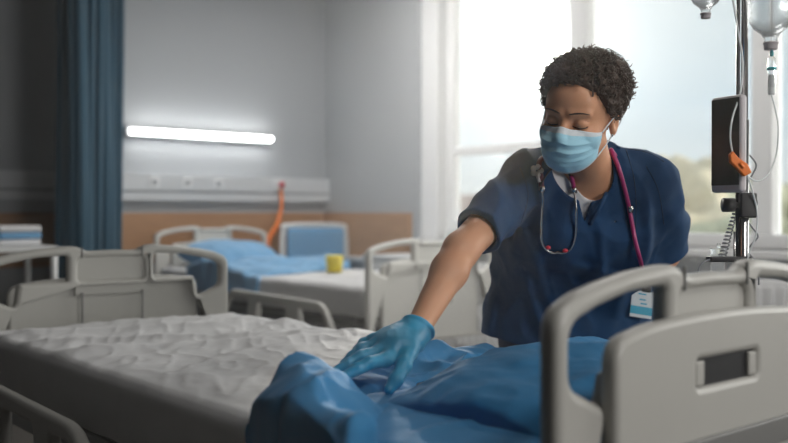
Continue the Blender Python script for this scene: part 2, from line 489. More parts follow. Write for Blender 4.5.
# wooden wall guard, ducts with sockets along the far wall
b = MB(); b.box((XL, YF-.03, .70), (XR-.03, YF, 1.045)); structure('trim_1', b, M_wood, .004)
b = MB(); b.box((XR-.03, 4.95, .70), (XR, YF, 1.045)); structure('trim_2', b, M_wood, .004)
b = MB(); b.box((XL, YF-.06, 1.13), (XR, YF, 1.185)); b.box((XL, YF-.045, 1.185), (XR, YF, 1.20), 1); b.box((XL, YF-.06, 1.20), (XR, YF, 1.31))
structure('trim_3', b, [M_duct, M_duct_d])
b = MB(); b.box((XR-.10, YB, ZS-.04), (XR+.12, 4.9, ZS)); structure('trim_4', b, M_frame, .006)
b = MB(); b.box((XL, YF-.015, 0), (XR, YF, .10)); structure('baseboard_far', b, M_duct)
b = MB(); b.box((XR-.015, YB, 0), (XR, YF, .10)); structure('baseboard_right', b, M_duct)

# thin scatter volume added to give the window its lens bloom
hm = bpy.data.materials.new('bloom_haze'); hm.use_nodes = True; hn = hm.node_tree.nodes; hn.clear()
hv = hn.new('ShaderNodeVolumeScatter'); hv.inputs['Density'].default_value = 0.0082; hv.inputs['Anisotropy'].default_value = 0.72
hv.inputs['Color'].default_value = (1, 1, 1, 1)
ho = hn.new('ShaderNodeOutputMaterial'); hm.node_tree.links.new(hv.outputs[0], ho.inputs['Volume'])
b = MB(); b.box((XL+.01, YB+.01, .01), (XR-.005, YF-.005, ZC-.01)); tag(b.build('haze', hm), 'faint haze added in the room to give the window a bloom', 'haze', kind='stuff')

# windows: outer frame, mullions, an opening sash on the left pane
def window(n, y0, y1, muls, sash=None):
    w = bpy.data.objects.new('window_%d' % n, None); COL.objects.link(w); w.location = (XR+.16, (y0+y1)/2, ZS)
    tag(w, kind='structure')
    oy = (y0+y1)/2
    f = MB(); t = .075
    X0, X1 = -.06, .05
    f.box((X0, y0-oy, 0), (X1, y0-oy+t, ZT-ZS)); f.box((X0-.08, y1-oy-.17, 0), (X1, y1-oy, ZT-ZS))
    f.box((X0, y0-oy+t, 0), (X1, y1-oy-t, t)); f.box((X0, y0-oy+t, ZT-ZS-t), (X1, y1-oy-t, ZT-ZS))
    for my, mw in muls: f.box((X0, my-mw/2-oy, t), (X1, my+mw/2-oy, ZT-ZS-t))
    f.build('window_frame', M_frame, w, bevel=.006)
    edges = sorted([y0+t] + [q for my, mw in muls for q in (my-mw/2, my+mw/2)] + [y1-.17])
    if sash:
        a, c = sash; s = MB(); t2 = .065
        s.box((-.045, a-oy, t), (.02, a-oy+t2, ZT-ZS-t)); s.box((-.045, c-oy-t2, t), (.02, c-oy, ZT-ZS-t))
        s.box((-.045, a-oy+t2, t), (.02, c-oy-t2, t+t2)); s.box((-.045, a-oy+t2, ZT-ZS-t-t2), (.02, c-oy-t2, ZT-ZS-t))
        s.box((-.045, a-oy+t2, .58), (.02, c-oy-t2, .64))
        sa = s.build('sash', M_frame, w, bevel=.005)
        hb = MB(); hb.box((-.075, a-oy+.02, .70), (-.045, a-oy+.045, .84)); hb.build('sash_handle', M_chrome, sa, bevel=.004)
    for i in range(0, len(edges), 2):
        p = MB(); p.box((-.004, edges[i]-oy, t), (.004, edges[i+1]-oy, ZT-ZS-t))
        p.build('window_pane', M_glass, w)
window(1, -1.6, 4.88, [(3.53, .08), (2.385, .11), (1.2, .08), (0.0, .08)], sash=(3.57, 4.71))

# ceiling track
b = MB(); b.box((1.2, 5.0, ZC-.03), (4.3, 5.03, ZC)); structure('trim_6', b, M_frame)

# ------------------------------------------------------------------ outside, far below and far away
b = MB(); b.box((6, -60, -9.5), (400, 400, -9)); tag(b.build('ground', M_ground), kind='structure')
def hillmesh():
    vs, fs = [], []; N = 60
    for i in range(N+1):
        a = rad(-15+110*i/N)
        hgt = 2.2+3.2*abs(math.sin(i*0.31))+1.6*math.sin(i*0.83+1)
        for (R_, z) in ((200, -9), (225, hgt*0.8), (255, hgt), (330, -9)):
            vs.append((R_*math.cos(a), R_*math.sin(a), z))
    for i in range(N):
        for k in range(3): fs.append((i*4+k, i*4+k+1, (i+1)*4+k+1, (i+1)*4+k))
    me = bpy.data.meshes.new('hills'); me.from_pydata(vs, [], fs); o = link_mesh('hills', me, M_hill, None, True)
    tag(o, kind='structure')
hillmesh()
def tree(px, D, top, w, m, label):
    p = W(px, 212, D)
    t = thing('tree', (p.x, p.y, -9), label, 'tree', group='trees outside the window')
    h = top+9
    c = MB(); c.tube([(0, 0, 0), (.1, 0, h*.3), (0, .1, h*.62)], [w*.07, w*.055, w*.03], 8); 
    for k in range(4): c.tube([(0, 0, h*.35), (w*.22*math.cos(k*1.6), w*.22*math.sin(k*1.6), h*.62)], [w*.03, w*.012], 6)
    c.build('trunk', M_bark, t)
    rs = np.random.RandomState(int(px)); cen = [(rs.uniform(-.33, .33)*w, rs.uniform(-.33, .33)*w, h*rs.uniform(.5, .88)) for _ in range(9)]
    cr_ = [w*rs.uniform(.16, .26) for _ in range(9)]
    def f(P):
        d = None
        for q, r in zip(cen, cr_):
            e_ = ell(P, q, (r, r, r*.9)); d = e_ if d is None else smin(d, e_, w*.08)
        return d + fbm(P*(6/w), 3, 3)*w*.05
    surface('foliage', f, (-w*.8, -w*.8, h*.2), (w*.8, w*.8, h*1.25), w*.03, m, t)
for i, (px, D, top, w, mm, lb) in enumerate((
    (652, 58, 4.6, 10, 1, 'pale yellowish tree just right of the person beyond the window'),
    (692, 104, 7.4, 13, 1, 'most distant pale tree left of the wall monitor beyond the window'),
    (706, 78, 5.8, 11, 1, 'tall pale cream tree between the shoulder and the monitor outside'),
    (708, 42, 1.0, 6, 0, 'small green tree low behind the drip stand pole outside'),
    (740, 62, 3.2, 9, 0, 'pale green tree directly behind the pole outside'),
    (784, 40, 1.6, 6, 0, 'darker green tree at right picture edge outside'),
    (462, 66, 1.4, 9, 1, 'pale tree left of the person outside the window sash'),
    (815, 66, 3.4, 10, 0, 'tree beyond the right edge outside the window'))):
    tree(px, D, top, w, (M_tree, M_tree2)[mm], lb)
def house(px, D, w, d, hz, label):
    p = W(px, 212, D)
    t = thing('house', (p.x, p.y, -9), label, 'house', rz=rad(-38), group='houses outside the window')
    m_ = MB(); m_.box((-w/2, -d/2, 0), (w/2, d/2, hz)); m_.build('house_wall', M_house, t)
    r = MB(); r.add([(-w/2-.4, -d/2-.4, hz), (w/2+.4, -d/2-.4, hz), (w/2+.4, d/2+.4, hz), (-w/2-.4, d/2+.4, hz), (-w/2, 0, hz+2.4), (w/2, 0, hz+2.4)],
                    [(0, 1, 5, 4), (2, 3, 4, 5), (1, 2, 5), (3, 0, 4), (3, 2, 1, 0)]); r.build('roof', M_roof, t)
    for i in range(3):
        for j in range(2):
            x = -w/2+w*(i+.5)/3; q = MB(); q.box((x-.6, -d/2-.05, hz-1.9-j*3), (x+.6, -d/2+.02, hz-.6-j*3)); q.build('house_window', M_hwin, t)
house(660, 130, 20, 11, 10.2, 'pale long house beyond the yellowish trees')
house(726, 150, 17, 11, 12.5, 'pale house behind the drip stand, far outside')
house(778, 96, 12, 9, 10.6, 'pale house with grey roof at the right edge outside')
house(478, 125, 16, 10, 10.0, 'pale house low behind the left window sash')

# ================================================================== HOSPITAL BEDS
BW = 0.76
def board_loops(W_=BW, drop=0.0):
    k = W_/BW; c = BW/2; low = -.22 if drop == 0 else -.192
    o = [(0.0, -.60, .02), (0.0, -.130, .045), (.05, -.108, .01), (.10, -.096, .01), (.17, -.084, .01), (.245, -.077, .01),
         (.275, -.077, .02), (.305, -.095, .02), (c, -.092, .02)]
    o = o + [(BW-p[0],)+tuple(p[1:]) for p in o[::-1]][1:]
    hole = [(.028, -.229, .02), (.028, -.148, .025), (.09, -.127, .01), (.16, -.112, .01), (.252, -.106, .012), (.252, low, .01), (.118, low, .01), (.108, -.268, .02)]
    hole2 = [(BW-p[0],)+tuple(p[1:]) for p in hole[::-1]]
    mid = [(.280, low, .012), (.280, -.116, .02), (c, -.114, .01), (BW-.280, -.116, .02), (BW-.280, low, .012)]
    sc = lambda l: rounded([(p[0]*k,)+tuple(p[1:]) for p in l], .01)
    return sc(o), [sc(hole), sc(hole2), sc(mid)]
def bed_board(kind, root, y, face, z0=H, W_=BW, slot=True):
    """end board: loop frame with grips, a raised middle panel, a hand slot; face = -1 or +1, the side the panel looks to"""
    drop = 0.0 if slot else .030
    outer, holes = board_loops(W_, drop); k = W_/BW
    fr = plate(kind, outer, holes, .036, .013, M_plastic, root, (-W_/2, y, z0))
    pn = [(.096, -.60, .01), (.096, -.172-drop, .035)]
    for u in (.18, .28, .38, .48, .58): pn.append((u, -.163-drop+.014*math.sin((u-.09)/(BW-.18)*PI), .02))
    pn += [(BW-.096, -.172-drop, .035), (BW-.096, -.60, .01)]
    pf = face*.024
    sl = [rounded([(.293*k, -.259, .008), (.293*k, -.217, .008), (.467*k, -.217, .008), (.467*k, -.259, .008)], .008)] if slot else []
    plate('board_panel', rounded([(p[0]*k,)+tuple(p[1:]) for p in pn], .01), sl, .030, .010, M_plastic, fr, (-W_/2, y+pf, z0))
    if slot:
        b_ = MB(); b_.box((-W_/2+.285*k, y+face*.010, z0-.267), (-W_/2+.475*k, y+face*.030, z0-.209)); b_.build('slot_recess', M_dark, fr)
        for s in (0, 1):
            x0 = -W_/2+(.294 if s == 0 else .445)*k
            b_ = MB(); b_.box((x0, y+face*.028, z0-.257), (x0+.022, y+face*.036, z0-.220)); b_.build('slot_latch', M_plastic, fr, bevel=.003)
    b_ = MB(); b_.box((-W_/2+.17, y+face*.036, z0-.375), (W_/2-.17, y+face*.046, z0-.332)); b_.build('bumper_band', M_plastic_in, fr, bevel=.004)
    g = MB(); g.box((-W_/2+.276*k, y+face*.001-.005, z0-.24), (W_/2-.276*k, y+face*.001+.005, z0-.10)); g.build('recessed_panel', M_plastic, fr)
    for s in (-1, 1):
        g = MB(); xs = s*(W_/2-.290*k)
        g.tube([Vector((xs, y-.018, z0-.080)), Vector((xs, y-.018, z0-.116))], .0028, 6)
        g.build('grip_seam', M_plastic_in, fr)
        if not slot:
            g = MB(); g.box((xs-.004, y-.021, z0-.42), (xs+.0025, y-.0175, z0-.23)); g.build('panel_seam', M_plastic_in, fr)
    return fr
def side_rail(root, x, y0, y1, z0, z1, bevel=.012):
    """lowered side rail along Y: loop with sloping ends, two arms"""
    L = y1-y0
    o = rounded([(.0, 0, .03), (.16, z1-z0, .06), (L-.16, z1-z0+.015, .06), (L, 0, .03)], .03)
    h = rounded([(.06, .03, .02), (.19, z1-z0-.04, .03), (L-.19, z1-z0-.028, .03), (L-.06, .03, .02)], .03)
    # two loop openings with uprights between
    cut = [rounded([(.07, .035, .02), (.175, z1-z0-.042, .03), (L*.30, z1-z0-.040, .02), (L*.27, .035, .02)], .02),
           rounded([(L*.40, .035, .02), (L*.40, z1-z0-.038, .02), (L*.62, z1-z0-.036, .02), (L*.62, .035, .02)], .02),
           rounded([(L*.72, .035, .02), (L*.70, z1-z0-.034, .02), (L-.175, z1-z0-.030, .03), (L-.07, .035, .02)], .02)]
    pl = plate('side_rail', o, cut, .032, .012, M_plastic, root, (0, 0, 0))
    pl.data.transform(Matrix.Translation((x, y0, z0)) @ Matrix.Rotation(PI/2, 4, 'Z'))
    for yy in (y0+L*.33, y0+L*.67):
        a = MB(); xi = x*.86
        a.tube([(x, yy, z0+.03), (x, yy, z0-.05), (xi, yy, z0-.10)], .012, 8); a.build('rail_arm', M_bedmetal, pl, True)
    return pl
def make_bed(name, loc, label, yh, yf, headface, footface, rails, zb=H, mz=0.58, rz=0.0, slots=True):
    root = thing(name, loc, label, 'hospital bed', rz)
    bed_board('headboard', root, yh, headface, zb, BW if slots else .88, slots)
    bed_board('footboard', root, yf, footface, zb-.035, .89, False)
    f = MB(); a, c = min(yh, yf)+.05, max(yh, yf)-.05
    for s in (-1, 1): f.box((s*.36-.025, a, mz-.13), (s*.36+.025, c, mz-.05))
    for k in range(5):
        yy = a+(c-a)*(k+.5)/5; f.box((-.36, yy-.03, mz-.11), (.36, yy+.03, mz-.07))
    f.box((-.38, a, mz-.05), (.38, c, mz-.03))
    f.build('bed_frame', M_bedmetal, root, bevel=.006)
    f = MB()
    for yy in (a+.35, c-.35):
        for s in (-1, 1): f.tube([(s*.25, yy, .22), (s*.25, yy+.12, mz-.12)], .028, 10)
    f.box((-.30, a+.2, .16), (-.24, c-.2, .24)); f.box((.24, a+.2, .16), (.30, c-.2, .24))
    for yy in (a+.25, c-.25): f.box((-.38, yy-.03, .16), (.38, yy+.03, .22))
    f.build('undercarriage', M_bedmetal, root, bevel=.004)
    for yy in (a+.25, c-.25):
        for s in (-1, 1):
            w = MB(); w.tube([(s*.37-.015, yy, .075), (s*.37+.015, yy, .075)], .075, 20); wo_ = w.build('castor', M_rubber, root)
            q = MB(); q.box((s*.37-.024, yy-.03, .07), (s*.37-.018, yy+.03, .17)); q.box((s*.37+.018, yy-.03, .07), (s*.37+.024, yy+.03, .17)); q.box((s*.37-.024, yy-.03, .15), (s*.37+.024, yy+.03, .17))
            q.build('castor_fork', M_bedmetal, wo_)
    for (x, y0, y1, z0, z1) in rails: side_rail(root, x, y0, y1, z0, z1)
    return root

BX, BY0, BY1 = 1.305, 0.78, 3.00
make_bed('hospital_bed', (BX, 0, 0), 'grey plastic hospital bed in the foreground, its headboard at lower right', BY0, BY1, -1, 1,
         [(-.535, 1.77, 2.78, .40, .595), (.505, 1.9, 2.80, .40, .57)], H, .55)

def recolour(root, a, b_):
    for c in root.children:
        if c.data and len(c.data.materials) and c.data.materials[0] == a: c.data.materials[0] = b_
        recolour(c, a, b_)
# mattress of the near bed with a grey fitted sheet full of creases
def folds2(P, ang, f1, f2, s):
    c, n = math.cos(ang), math.sin(ang)
    Q = np.stack([(P[:, 0]*c+P[:, 1]*n)*f1, (-P[:, 0]*n+P[:, 1]*c)*f2, P[:, 2]*0.0+s*1.7], 1)
    return Q
MTOP = H-.357
def near_mattress(P):
    top = np.clip((P[:, 2]-(MTOP-.10))/.07, 0, 1)
    d = rbox(P, (0, 1.885, MTOP-.085), (.452, 1.060, .085), .038)
    w = np.clip(ridge(folds2(P, rad(38), 3.2, 11, 1), 5), -.1, 1)*.0052
    w = w + np.clip(ridge(folds2(P, rad(12), 5, 18, 2), 9), -.1, 1)*.0030
    w = w + np.clip(ridge(folds2(P, rad(60), 9, 26, 3), 7), .2, 1)*.0045
    w = w + fbm(P*np.array([9, 9, 4]), 4, 4)*.0022
    # long soft tension folds near the foot corner
    c1 = np.exp(-((P[:, 1]-(2.78-.35*(P[:, 0]+.45)))/.035)**2)*.016
    c2 = np.exp(-((P[:, 1]-(2.60-.55*(P[:, 0]+.45)))/.03)**2)*.013
    c3 = np.exp(-((P[:, 1]-(2.35-.30*(P[:, 0]+.45)))/.05)**2)*.012
    side = fbm(np.stack([P[:, 0]*3, P[:, 1]*11, P[:, 2]*2.5], 1), 21, 2)*.0045
    return d - (w+c1+c2+c3)*top*np.clip((.46-np.abs(P[:, 0]))/.10, .15, 1) - side*(1-top) + .007
mt = thing('mattress', (BX, 0, 0), 'thick mattress under a creased light grey sheet on the near bed', 'mattress')
surface('fitted_sheet', near_mattress, (-.50, .74, MTOP-.20), (.50, 2.98, MTOP+.05), .0065, M_sheet, mt, 1)

# ------------------------------------------------------------------ blue bedding on the near bed
def drape_sheet(name, hf, x0, x1, y0, y1, n1, n2, m, label, cat, thick=.004):
    me = bpy.data.meshes.new(name)
    X, Y = np.meshgrid(np.linspace(x0, x1, n1), np.linspace(y0, y1, n2), indexing='ij')
    V = hf(X.ravel(), Y.ravel())
    idx = np.arange(n1*n2).reshape(n1, n2)
    Q = np.stack([idx[:-1, :-1], idx[1:, :-1], idx[1:, 1:], idx[:-1, 1:]], -1).reshape(-1, 4)
    me.from_pydata(V.tolist(), [], Q.tolist())
    o = link_mesh(name, me, m, None, True)
    s = o.modifiers.new('solid', 'SOLIDIFY'); s.thickness = thick; s.offset = 1
    return tag(o, label, cat)
XN = BX-.452                                    # near long side of the mattress
def blue_flat(U, Vv):
    # U runs across the bed and over the near side, V along it
    P = np.stack([U, Vv, U*0], 1)
    over = np.clip(XN+.03-U, 0, None)
    x = np.where(over > 0, XN+.03-.042*np.tanh(over/.04), U)
    z = MTOP+.012 - np.where(over > .01, over-.01, 0)*0.98
    z = z + (np.clip(ridge(P*np.array([6, 9, 1]), 3), 0, 1)*.005+fbm(P*np.array([9, 9, 1]), 2, 3)*.003)*(over == 0)
    x = x - (fbm(P*np.array([2, 14, 1]), 8, 2)*.008)*np.clip(over/.1, 0, 1)
    y = Vv + .0*U
    edge = .10*np.clip((U-XN)/.9, -.1, 1)
    y = BY0+.06 + (y-(BY0+.06))*(1.0+edge)
    return np.stack([x, y, z], 1)
drape_sheet('flat_sheet', blue_flat, XN-.25, BX+.44, BY0+.06, 1.32, 120, 90, M_blue, 'smooth blue flat sheet spread under the pillow on the near bed', 'sheet')

def pillow_sdf(L_, Wd, T, seed, sag=.0, wr=1.0):
    def f(P):
        u, v = np.abs(P[:, 0])/(L_/2), np.abs(P[:, 1])/(Wd/2)
        P = P.copy(); P[:, 2] += sag*np.clip(u*v, 0, 1.3)**1.5+sag*.35*np.maximum(u, v)**3
        pin = 1.0
        e_ = np.clip(1-u**2.6, 0, 1)**.5*np.clip(1-v**2.6, 0, 1)**.5
        hh = T/2*np.clip(e_, 0, 1)**.85
        # outline pulled in between the corners
        lx = L_/2*(1-.05*(1-v**2)); ly = Wd/2*(1-.05*(1-u**2))
        d_out = np.maximum(np.abs(P[:, 0])-lx, np.abs(P[:, 1])-ly)
        w = (np.clip(ridge(P*np.array([7, 10, 5])+seed, seed), -.3, 1)*.010 + fbm(P*13.0, seed+5, 3)*.005)*wr
        corner = np.clip(ridge(P*np.array([16, 16, 6]), seed+3), 0, 1)*.007*np.clip(np.maximum(u, v)-.5, 0, 1)*2*wr
        dz = np.abs(P[:, 2]) - hh - .004 - (w+corner)*np.clip(e_*2, 0, 1)
        return np.maximum(dz*.7, d_out)
    return f
def make_pillow(loc, size, rot, seed, m, label, h=.006, wr=1.0, group=None, sag=.03):
    o = surface('pillow', pillow_sdf(*size, seed, sag, wr), (-size[0]/2-.02, -size[1]/2-.02, -size[2]), (size[0]/2+.02, size[1]/2+.02, size[2]), h, m, None, 2)
    o.location = loc; o.rotation_euler = rot
    return tag(o, label, 'pillow', group)
make_pillow((1.375, 1.055, MTOP+.044), (.64, .47, .074), (rad(4), rad(-3), rad(4)), 3, M_blue, 'plump blue pillow leaning against the headboard of the near bed', .005)

def blanket_f(P):
    """bunched blue blanket: a ridge of cloth across the bed, spilling over the near side"""
    x, y, z = P[:, 0], P[:, 1], P[:, 2]
    t = np.clip((x-.80)/.85, -.2, 1.2)
    cy = np.interp(t, [-.2, 0, .15, .30, .53, .95], [1.16, 1.18, 1.27, 1.375, 1.485, 1.57])      # centre line of the ridge
    wd = np.interp(t, [0, .3, .55, .95], [.125, .135, .095, .065])
    hz = .068*np.exp(-((t-.13)/.17)**2)+.022                  # height of the ridge
    q = (y-cy)/wd
    prof = np.clip(1-np.abs(q)**2.0, -1, 1)
    top = MTOP + hz*np.clip(prof, 0, 1)**.7*(1+.35*q) - .065*np.exp(-((x-1.055)**2+(y-1.335)**2)/.065**2)
    n1 = np.clip(ridge(np.stack([x*4.5+y*7, y*11-x*6, z*5], 1), 11), -.3, 1)*.012
    n2 = np.clip(ridge(np.stack([x*10-y*5, y*17+x*9, z*8], 1), 12), -.3, 1)*.007
    n3 = fbm(P*24, 13, 2)*.002
    cr = 0
    for (x0, y0, x1, y1, w_, h_) in CREASES:
        dx, dy = x1-x0, y1-y0; l2 = dx*dx+dy*dy
        tt = np.clip(((x-x0)*dx+(y-y0)*dy)/l2, 0, 1)
        r = np.hypot(x-x0-tt*dx, y-y0-tt*dy)
        cr = np.maximum(cr, h_*np.clip(1-r/w_, 0, 1)**1.3*np.clip(.05+tt, 0, 1))
    ns = n1+n2+n3
    d = smax((z-top-cr)*.75, (np.abs(q)-1)*wd*.8, .02) - ns*.8
    d = np.maximum(d, x-1.66)
    vy = np.abs(vnoise(np.stack([y*21+z*3, z*2.5, x*0+.5], 1), 77))
    hang = rbox(P, (XN-.024, 1.155, MTOP-.08), (.034, .125, .15), .03) - ns*.7 + .016*(1-vy*1.6)
    d = np.maximum(d, XN-.05-x)
    d = smin(d, hang, .035)
    core = rbox(P, (BX, 1.86, MTOP-.09), (.455, 1.08, .095), .03)
    return np.maximum(d, -core)
CREASES = [(1.10, 1.36, .86, 1.30, .030, .022), (1.08, 1.34, .84, 1.17, .026, .024), (1.12, 1.42, .90, 1.42, .028, .016), (1.16, 1.46, 1.50, 1.58, .035, .026),
           (1.10, 1.32, 1.00, 1.16, .022, .016), (1.20, 1.40, 1.55, 1.50, .026, .018), (1.00, 1.40, .84, 1.36, .018, .014)]
bl = surface('blanket', blanket_f, (.70, .94, MTOP-.24), (1.70, 1.78, MTOP+.18), .0045, M_blue, None, 0)
tag(bl, 'bunched up blue blanket under the gloved hand, spilling over the bed side', 'blanket')

# ================================================================== THE NURSE
NR = np.array([0.45, 2.50, 0.0])
def L(px, py, D): return CF(px, py, D)-NR
nb_ = FW*NR[1] + RT*NR[0]
nurse = thing('person', (nb_.x, nb_.y, 0), 'person in navy scrubs, blue face mask and gloves leaning over the bed', 'person', -YAW)

HO = L(579, 115, 2.03)            # head origin (eye level, between the ears)
def rot(ax, a):
    c, s = math.cos(a), math.sin(a)
    return np.array({'x': [[1, 0, 0], [0, c, -s], [0, s, c]], 'y': [[c, 0, s], [0, 1, 0], [-s, 0, c]], 'z': [[c, -s, 0], [s, c, 0], [0, 0, 1]]}[ax])
HR = rot('y', rad(12)) @ rot('z', rad(-28)) @ rot('x', rad(22))
def to_head(P): return (P-HO) @ HR
def from_head(P): return np.asarray(P) @ HR.T + HO
def head_f(Q, face=True):
    d = ell(Q, (0, .014, .032), (.073, .093, .085))
    d = smin(d, ell(Q, (0, -.022, -.035), (.060, .066, .075)), .03)
    d = smin(d, ell(Q, (0, -.055, -.088), (.030, .026, .024)), .03)
    for s in (-1, 1):
        d = smin(d, ell(Q, (s*.038, -.052, -.034), (.024, .026, .024)), .02)
        d = smin(d, cone(Q, (s*.054, -.005, -.055), (s*.028, -.045, -.092), .014, .012), .02)
    d = smin(d, ell(Q, (0, -.062, .040), (.050, .028, .040)), .03)
    if not face: return d
    for s in (-1, 1):
        d = smax(d, -ell(Q, (s*.031, -.100, .002), (.021, .016, .013)), .012)
        d = smin(d, cone(Q, (s*.012, -.088, .020), (s*.045, -.076, .022), .006, .005), .012)
        d = smin(d, ell(Q, (s*.031, -.0735, .0), (.0150, .0150, .0130)), .004)
        e_ = ell(Q, (s*.075, .014, -.008), (.009, .019, .032))
        e_ = smax(e_, -ell(Q, (s*.082, .010, -.004), (.006, .010, .018)), .004)
        d = smin(d, e_, .006)
    d = smin(d, cone(Q, (0, -.084, .008), (0, -.108, -.030), .0075, .0115), .010)
    for s in (-1, 1): d = smin(d, ell(Q, (s*.012, -.098, -.036), (.009, .011, .008)), .006)
    d = smin(d, ell(Q, (0, -.088, -.058), (.022, .012, .006)), .006)
    d = smin(d, ell(Q, (0, -.086, -.068), (.020, .012, .007)), .005)
    return d
# joints
PEL = L(567, 290, 2.50); PEL[2] = .83
NB = L(592, 168, 2.23)
SR, ER, WR = L(524, 186, 2.20), L(461, 250, 2.01), L(417, 330, 1.865)
SL, EL, WL = L(653, 186, 2.25), L(664, 254, 2.36), L(622, 280, 2.64)
AX = (NB-PEL); TL = np.linalg.norm(AX); AX = AX/TL
LAT = np.array([1.0, 0, 0]); LAT = LAT-AX*(LAT@AX); LAT /= np.linalg.norm(LAT)
NM = np.cross(AX, LAT)
def loft(P, o, ax, lat, nm, ts, hw, hd):
    Q = P-o; t = Q@ax; u = Q@lat; w = Q@nm
    a = np.interp(t, ts, hw); c = np.interp(t, ts, hd)
    k = (np.abs(u/a)**2.3+np.abs(w/c)**2.3)**(1/2.3)
    return (k-1)*np.minimum(a, c)*.85, t
TS = np.array([-.10, 0, .12, .24, .34, .40, .44])
HWD = np.array([.165, .165, .142, .158, .160, .120, .060])
HDP = np.array([.115, .112, .098, .112, .105, .075, .055])
def torso_f(P, g=0.0):
    d, t = loft(P, PEL, AX, LAT, NM, TS, HWD+g, HDP+g)
    d = smax(d, t-TL-.005, .03); d = smax(d, -.14-t, .03)
    for s in (-1, 1):
        d = smin(d, ell(P, PEL+AX*.27+LAT*(s*.070)-NM*(-.0)+NMF*.075, (.062+g, .058+g, .056+g)), .05)
    d = smin(d, cone(P, NB-AX*.02+LAT*.03, SL+np.array([-.02, 0, .012]), .052+g, .050+g), .05)
    d = smin(d, cone(P, NB-AX*.02-LAT*.03, SR+np.array([.02, 0, .012]), .052+g, .050+g), .05)
    return d
NMF = -NM if NM[1] > 0 else NM          # chest normal points to the camera
def hips_f(P, g=0.0):
    return ell(P, PEL+np.array([0, .02, -.03]), (.172+g, .125+g, .125+g))
HIPS = [PEL+np.array([s*.085, .01, -.06]) for s in (-1, 1)]
KNEE = [np.array([PEL[0]+s*.095, PEL[1]-.02, .46]) for s in (-1, 1)]
ANK = [np.array([PEL[0]+s*.11, PEL[1]+.05, .08]) for s in (-1, 1)]
def legs_f(P, g=0.0):
    d = None
    for i in (0, 1):
        e_ = chain(P, [HIPS[i], KNEE[i], ANK[i]], [.084+g, .056+g, .040+g], .03)
        d = e_ if d is None else np.minimum(d, e_)
    return d
def arm_f(P, S_, E_, W_, g=0.0):
    mid = E_+(W_-E_)*.28
    return chain(P, [S_, (S_+E_)/2, E_, mid, W_], [.047+g, .041+g, .037+g, .0375+g, .0245+g], .02)
def neck_f(P, g=0.0):
    a = from_head([[0, .030, -.055]])[0]
    return cone(P, a, NB-AX*.03, .050+g, .058+g)
def body_f(P):
    d = smin(torso_f(P), hips_f(P), .05)
    d = smin(d, legs_f(P), .03)
    d = smin(d, neck_f(P), .03)
    d = smin(d, arm_f(P, SR, ER, WR), .03); d = smin(d, arm_f(P, SL, EL, WL), .03)
    d = smin(d, cone(P, WR, WR+(WR-ER)*.12, .024, .026), .015)
    # the left hand resting behind the hip
    hd = (WL-EL)/np.linalg.norm(WL-EL)
    d = smin(d, ell(P, WL+hd*.04, (.045, .030, .022)), .02)
    for k in range(4):
        o = np.array([0, 0, 1.0])*(.020-.014*k)
        b0 = WL+hd*.075+o; d = smin(d, chain(P, [b0, b0+hd*(.035), b0+hd*.055+np.array([0, .018, -.005])], [.0095, .0085, .0075]), .006)
    d = smin(d, chain(P, [WL+hd*.02+np.array([0, 0, .02]), WL+hd*.05+np.array([0, -.01, .045])], [.011, .009]), .008)
    for i, s in enumerate((-1, 1)):
        d = smin(d, cone(P, ANK[i]+np.array([0, .02, -.03]), ANK[i]+np.array([0, -.15, -.045]), .034, .026), .03)
    d = smin(d, head_f(to_head(P)), .018)
    return d
bo = surface('body', body_f, (-.52, -.86, .0), (.42, .42, 1.42), .0032, M_skin, nurse, 1)

# ---- eyes, brows, lashes
def hpt(x, y, z): return Vector(from_head([[x, y, z]])[0])
def snap_head(x, z, off, y0=-.20):
    ys = np.linspace(y0, .02, 400); Q = np.stack([np.full(400, x), ys, np.full(400, z)], 1)
    d = head_f(Q)-off; i = int(np.argmax(d < 0)); return hpt(x, ys[i], z)
for s in (-1, 1):
    br = MB(); pts = [snap_head(s*(.010+.040*k/9), .0205+.0055*math.sin(k/9*PI*.75)-.002*(k/9), .0003) for k in range(10)]
    br.tube(pts, [.0010, .0016, .0019, .0020, .0020, .0018, .0016, .0013, .0010, .0006], 6); br.build('eyebrow', M_hair, nurse, True)
    ls = MB(); pts = [snap_head(s*(.031+.0150*math.cos(a)), -.0045-.0040*math.sin(a), .0004) for a in np.linspace(0, PI, 12)]
    ls.tube(pts, [.0006]+[.0013]*10+[.0006], 6); ls.build('eyelashes', M_hair, nurse, True)
    cz = MB(); pts = [snap_head(s*(.031+.0155*math.cos(a)), .0045+.0055*math.sin(a), .0001) for a in np.linspace(.2, PI-.2, 10)]
    cz.tube(pts, .0006, 5); cz.build('eyelid_crease', M_lip, nurse, True)
    es = MB(); p = hpt(s*.0775, -.001, -.034); es.ball(p, .0032, 8); es.build('ear_stud', M_chrome, nurse, True)

# ---- hair: a cap with volume and many curls
def hair_mask(Q):
    """negative where hair grows"""
    x, y, z = Q[:, 0], Q[:, 1], Q[:, 2]
    front = (-(z-.066)*.9 - (y+.075)*.75) + .10*np.abs(x)*0      # plane: forehead stays bare
    side = (-.012-z)*.9 - (y-.028)*1.0 - np.clip(np.abs(x)-.05, 0, 1)*0
    low = (-.062-z)
    m = np.maximum(front, low)
    temple = ((-.020-z) + (-(y-.016))*1.1)
    return np.maximum(m, np.minimum(temple, temple))
def hair_base(Q):
    d = ell(Q, (0, .020, .038), (.079, .097, .082))
    d = smin(d, ell(Q, (.022, .030, .060), (.066, .074, .060)), .03)
    d = smin(d, ell(Q, (-.006, -.008, .068), (.060, .066, .046)), .03)
    return d
def hair_f(P):
    Q = to_head(P)
    d = hair_base(Q)
    n = np.clip(ridge(Q*62, 31), -.6, 1)*.0055 + np.clip(ridge(Q*105+3, 32), -.5, 1)*.003
    d = d - n - fbm(Q*26, 33, 2)*.006
    return smax(d, hair_mask(Q), .008)
lo = HO-.17; hi = HO+.19
